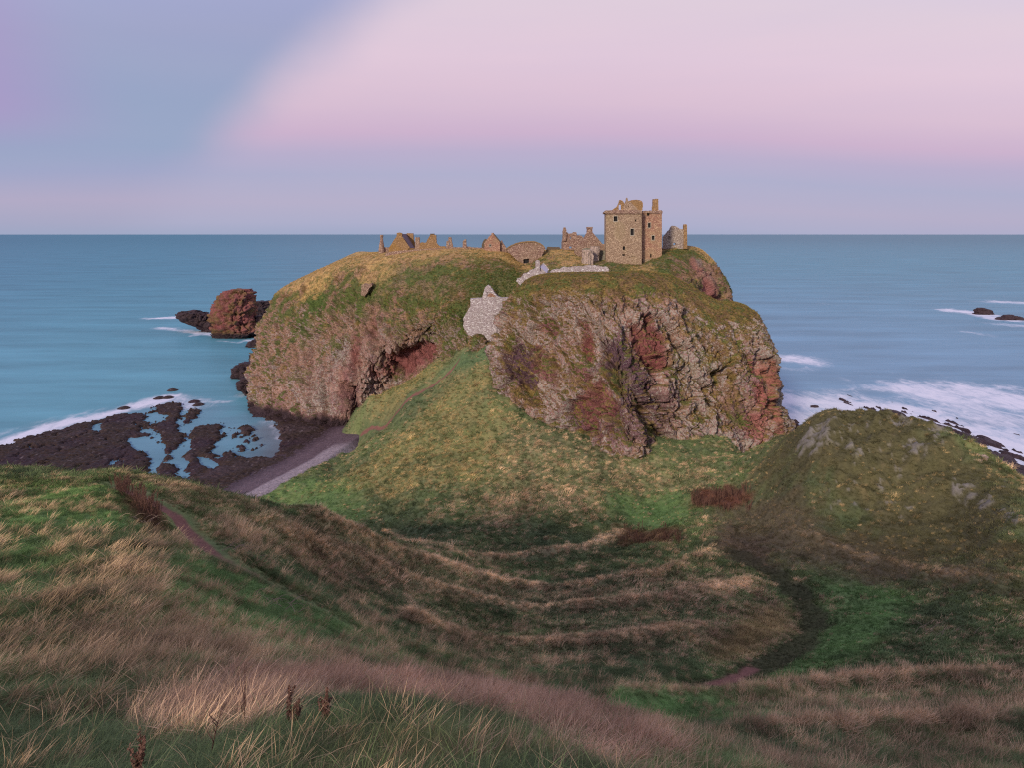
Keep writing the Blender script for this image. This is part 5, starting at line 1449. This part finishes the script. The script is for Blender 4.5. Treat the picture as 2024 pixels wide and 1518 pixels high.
def make_grass(name, x, y, far):
    c, dry, den, hgt, dryc, rk = ground_look(x, y)
    keep = RNG.random(len(x)) < den
    x, y, c, dry, hgt, dryc = x[keep], y[keep], c[keep], dry[keep], hgt[keep], dryc[keep]
    z = h(x, y); keep = z > 1.9
    x, y, z, c, dry, hgt, dryc = x[keep], y[keep], z[keep], c[keep], dry[keep], hgt[keep], dryc[keep]
    r = np.sqrt(x * x + y * y)
    isd = RNG.random(len(x)) < dry * (0.75 if far else 0.85)
    colr = np.where(isd[:, None], dryc, c) * (0.78 + 0.44 * RNG.random(len(x)))[:, None]
    dryk = np.where(isd, .68 + .2 * sstep(r, 15, 70), 1.0 + .25 * sstep(r, 50, 15) * sstep(r, 5, 14))
    colr = colr * dryk[:, None]
    patch = (0.72 + 0.5 * sstep(fbm(xy3(x, y), 1 / 1.4, 3, .6, 44.), -.35, .35)) * (.72 + .5 * sstep(fbm(xy3(x, y), 1 / 4.5, 4, .65, 48.), -.3, .3))
    colr = colr * patch[:, None] * 1.05
    isd = isd & (RNG.random(len(x)) < np.clip(.35 + r / 30, 0, 1))
    idx = np.where(isd, RNG.integers(2, 4, len(x)), RNG.integers(0, 2, len(x))) + (4 if far else 0)
    s = hgt * RNG.uniform(.7, 1.25, len(x)) * (1.0 if not far else np.clip(r / 80, .5, .95))
    if not far: s = s * np.clip(.36 + r / 48, .42, 1.0)
    sv = np.stack([s * RNG.uniform(.9, 1.2, len(x)), s * RNG.uniform(.9, 1.2, len(x)), s * RNG.uniform(.8, 1.15, len(x)) * (1 - .25 * far)], 1)
    wind = fbm(xy3(x, y), 1 / 5.0, 2, .5, 5.) * 1.1
    rz = RNG.normal(0, .5, len(x)) + wind
    return np.stack([x, y, z], 1), colr, idx, sv, rz, RNG.normal(0, .13, (len(x), 2)) + np.array([0, .12])


parts = []
x, y = scatter(52000, 2.3, 16, False); parts.append(make_grass('g', x, y, False))
x, y = scatter(95000, 14, 44, False); parts.append(make_grass('g', x, y, False))
x, y = scatter(230000, 38, 192, True); parts.append(make_grass('g', x, y, True))
x, y = scatter(5200, 45, 170, True); q_ = list(make_grass('g', x, y, True))      # rank tussocks standing above the sward
q_[3] = q_[3] * RNG.uniform(1.4, 2.3, (len(q_[3]), 1)); q_[1] = q_[1] * np.where(RNG.random(len(q_[1])) < .6, .6, 1.1)[:, None]; parts.append(tuple(q_))
x, y = scatter(1900, 2.6, 24, False); q_ = list(make_grass('g', x, y, False)); dry_ = q_[2] >= 2
q_[1] = np.where((RNG.random(len(q_[1])) < .6)[:, None], C_['tan'] * .5, q_[1]); q_[2] = np.where(RNG.random(len(q_[2])) < .45, 8, 9)
q_[1] = np.where((q_[2] == 9)[:, None], C_['g1'] * 1.15, q_[1]); q_[3] = q_[3] * .95; q_[4] = RNG.normal(0, 1.3, len(q_[4])); parts.append(tuple(q_))
# turf on the headlands
for V_, n_, g_m, gold_, green_, cnt in ((A_V, A_n, A_g, A_gold, A_green, 42000), (B_V, B_n, B_g, None, None, 20000)):
    i = RNG.integers(0, len(V_), cnt * 3); i = i[(g_m[i] > .55) & (n_[i, 2] > .28) & (V_[i, 2] > 4) & (V_[i, 1] < 250)][:cnt]
    vv = V_[i]; rd = RNG.random(len(i))
    gd = gold_[i] if gold_ is not None else np.zeros(len(i)); gn = green_[i] if green_ is not None else np.zeros(len(i))
    colr = np.where((rd < .45)[:, None], K['grass'], np.where((rd < .75)[:, None], K['green'], K['brown']))
    colr = np.where((RNG.random(len(i)) < gn)[:, None], K['green'], colr); colr = np.where((RNG.random(len(i)) < gd * .85)[:, None], K['gold'], colr)
    colr = colr * (0.7 + .6 * RNG.random(len(i)))[:, None]
    s = RNG.uniform(.45, .9, len(i))
    parts.append((vv, colr, RNG.integers(4, 8, len(i)), np.stack([s, s, s * .8], 1), RNG.normal(0, 1, len(i)), RNG.normal(0, .15, (len(i), 2))))
pp = [np.concatenate([q_[k_] for q_ in parts]) for k_ in range(6)]
g = grass_object('grass', pp[0], pp[1], pp[2], pp[3], pp[4], pp[5])
tag(g, kind='stuff'); g['label'] = 'wind-blown long grass, green and straw coloured, covering the hillside and slopes'; g['category'] = 'grass'
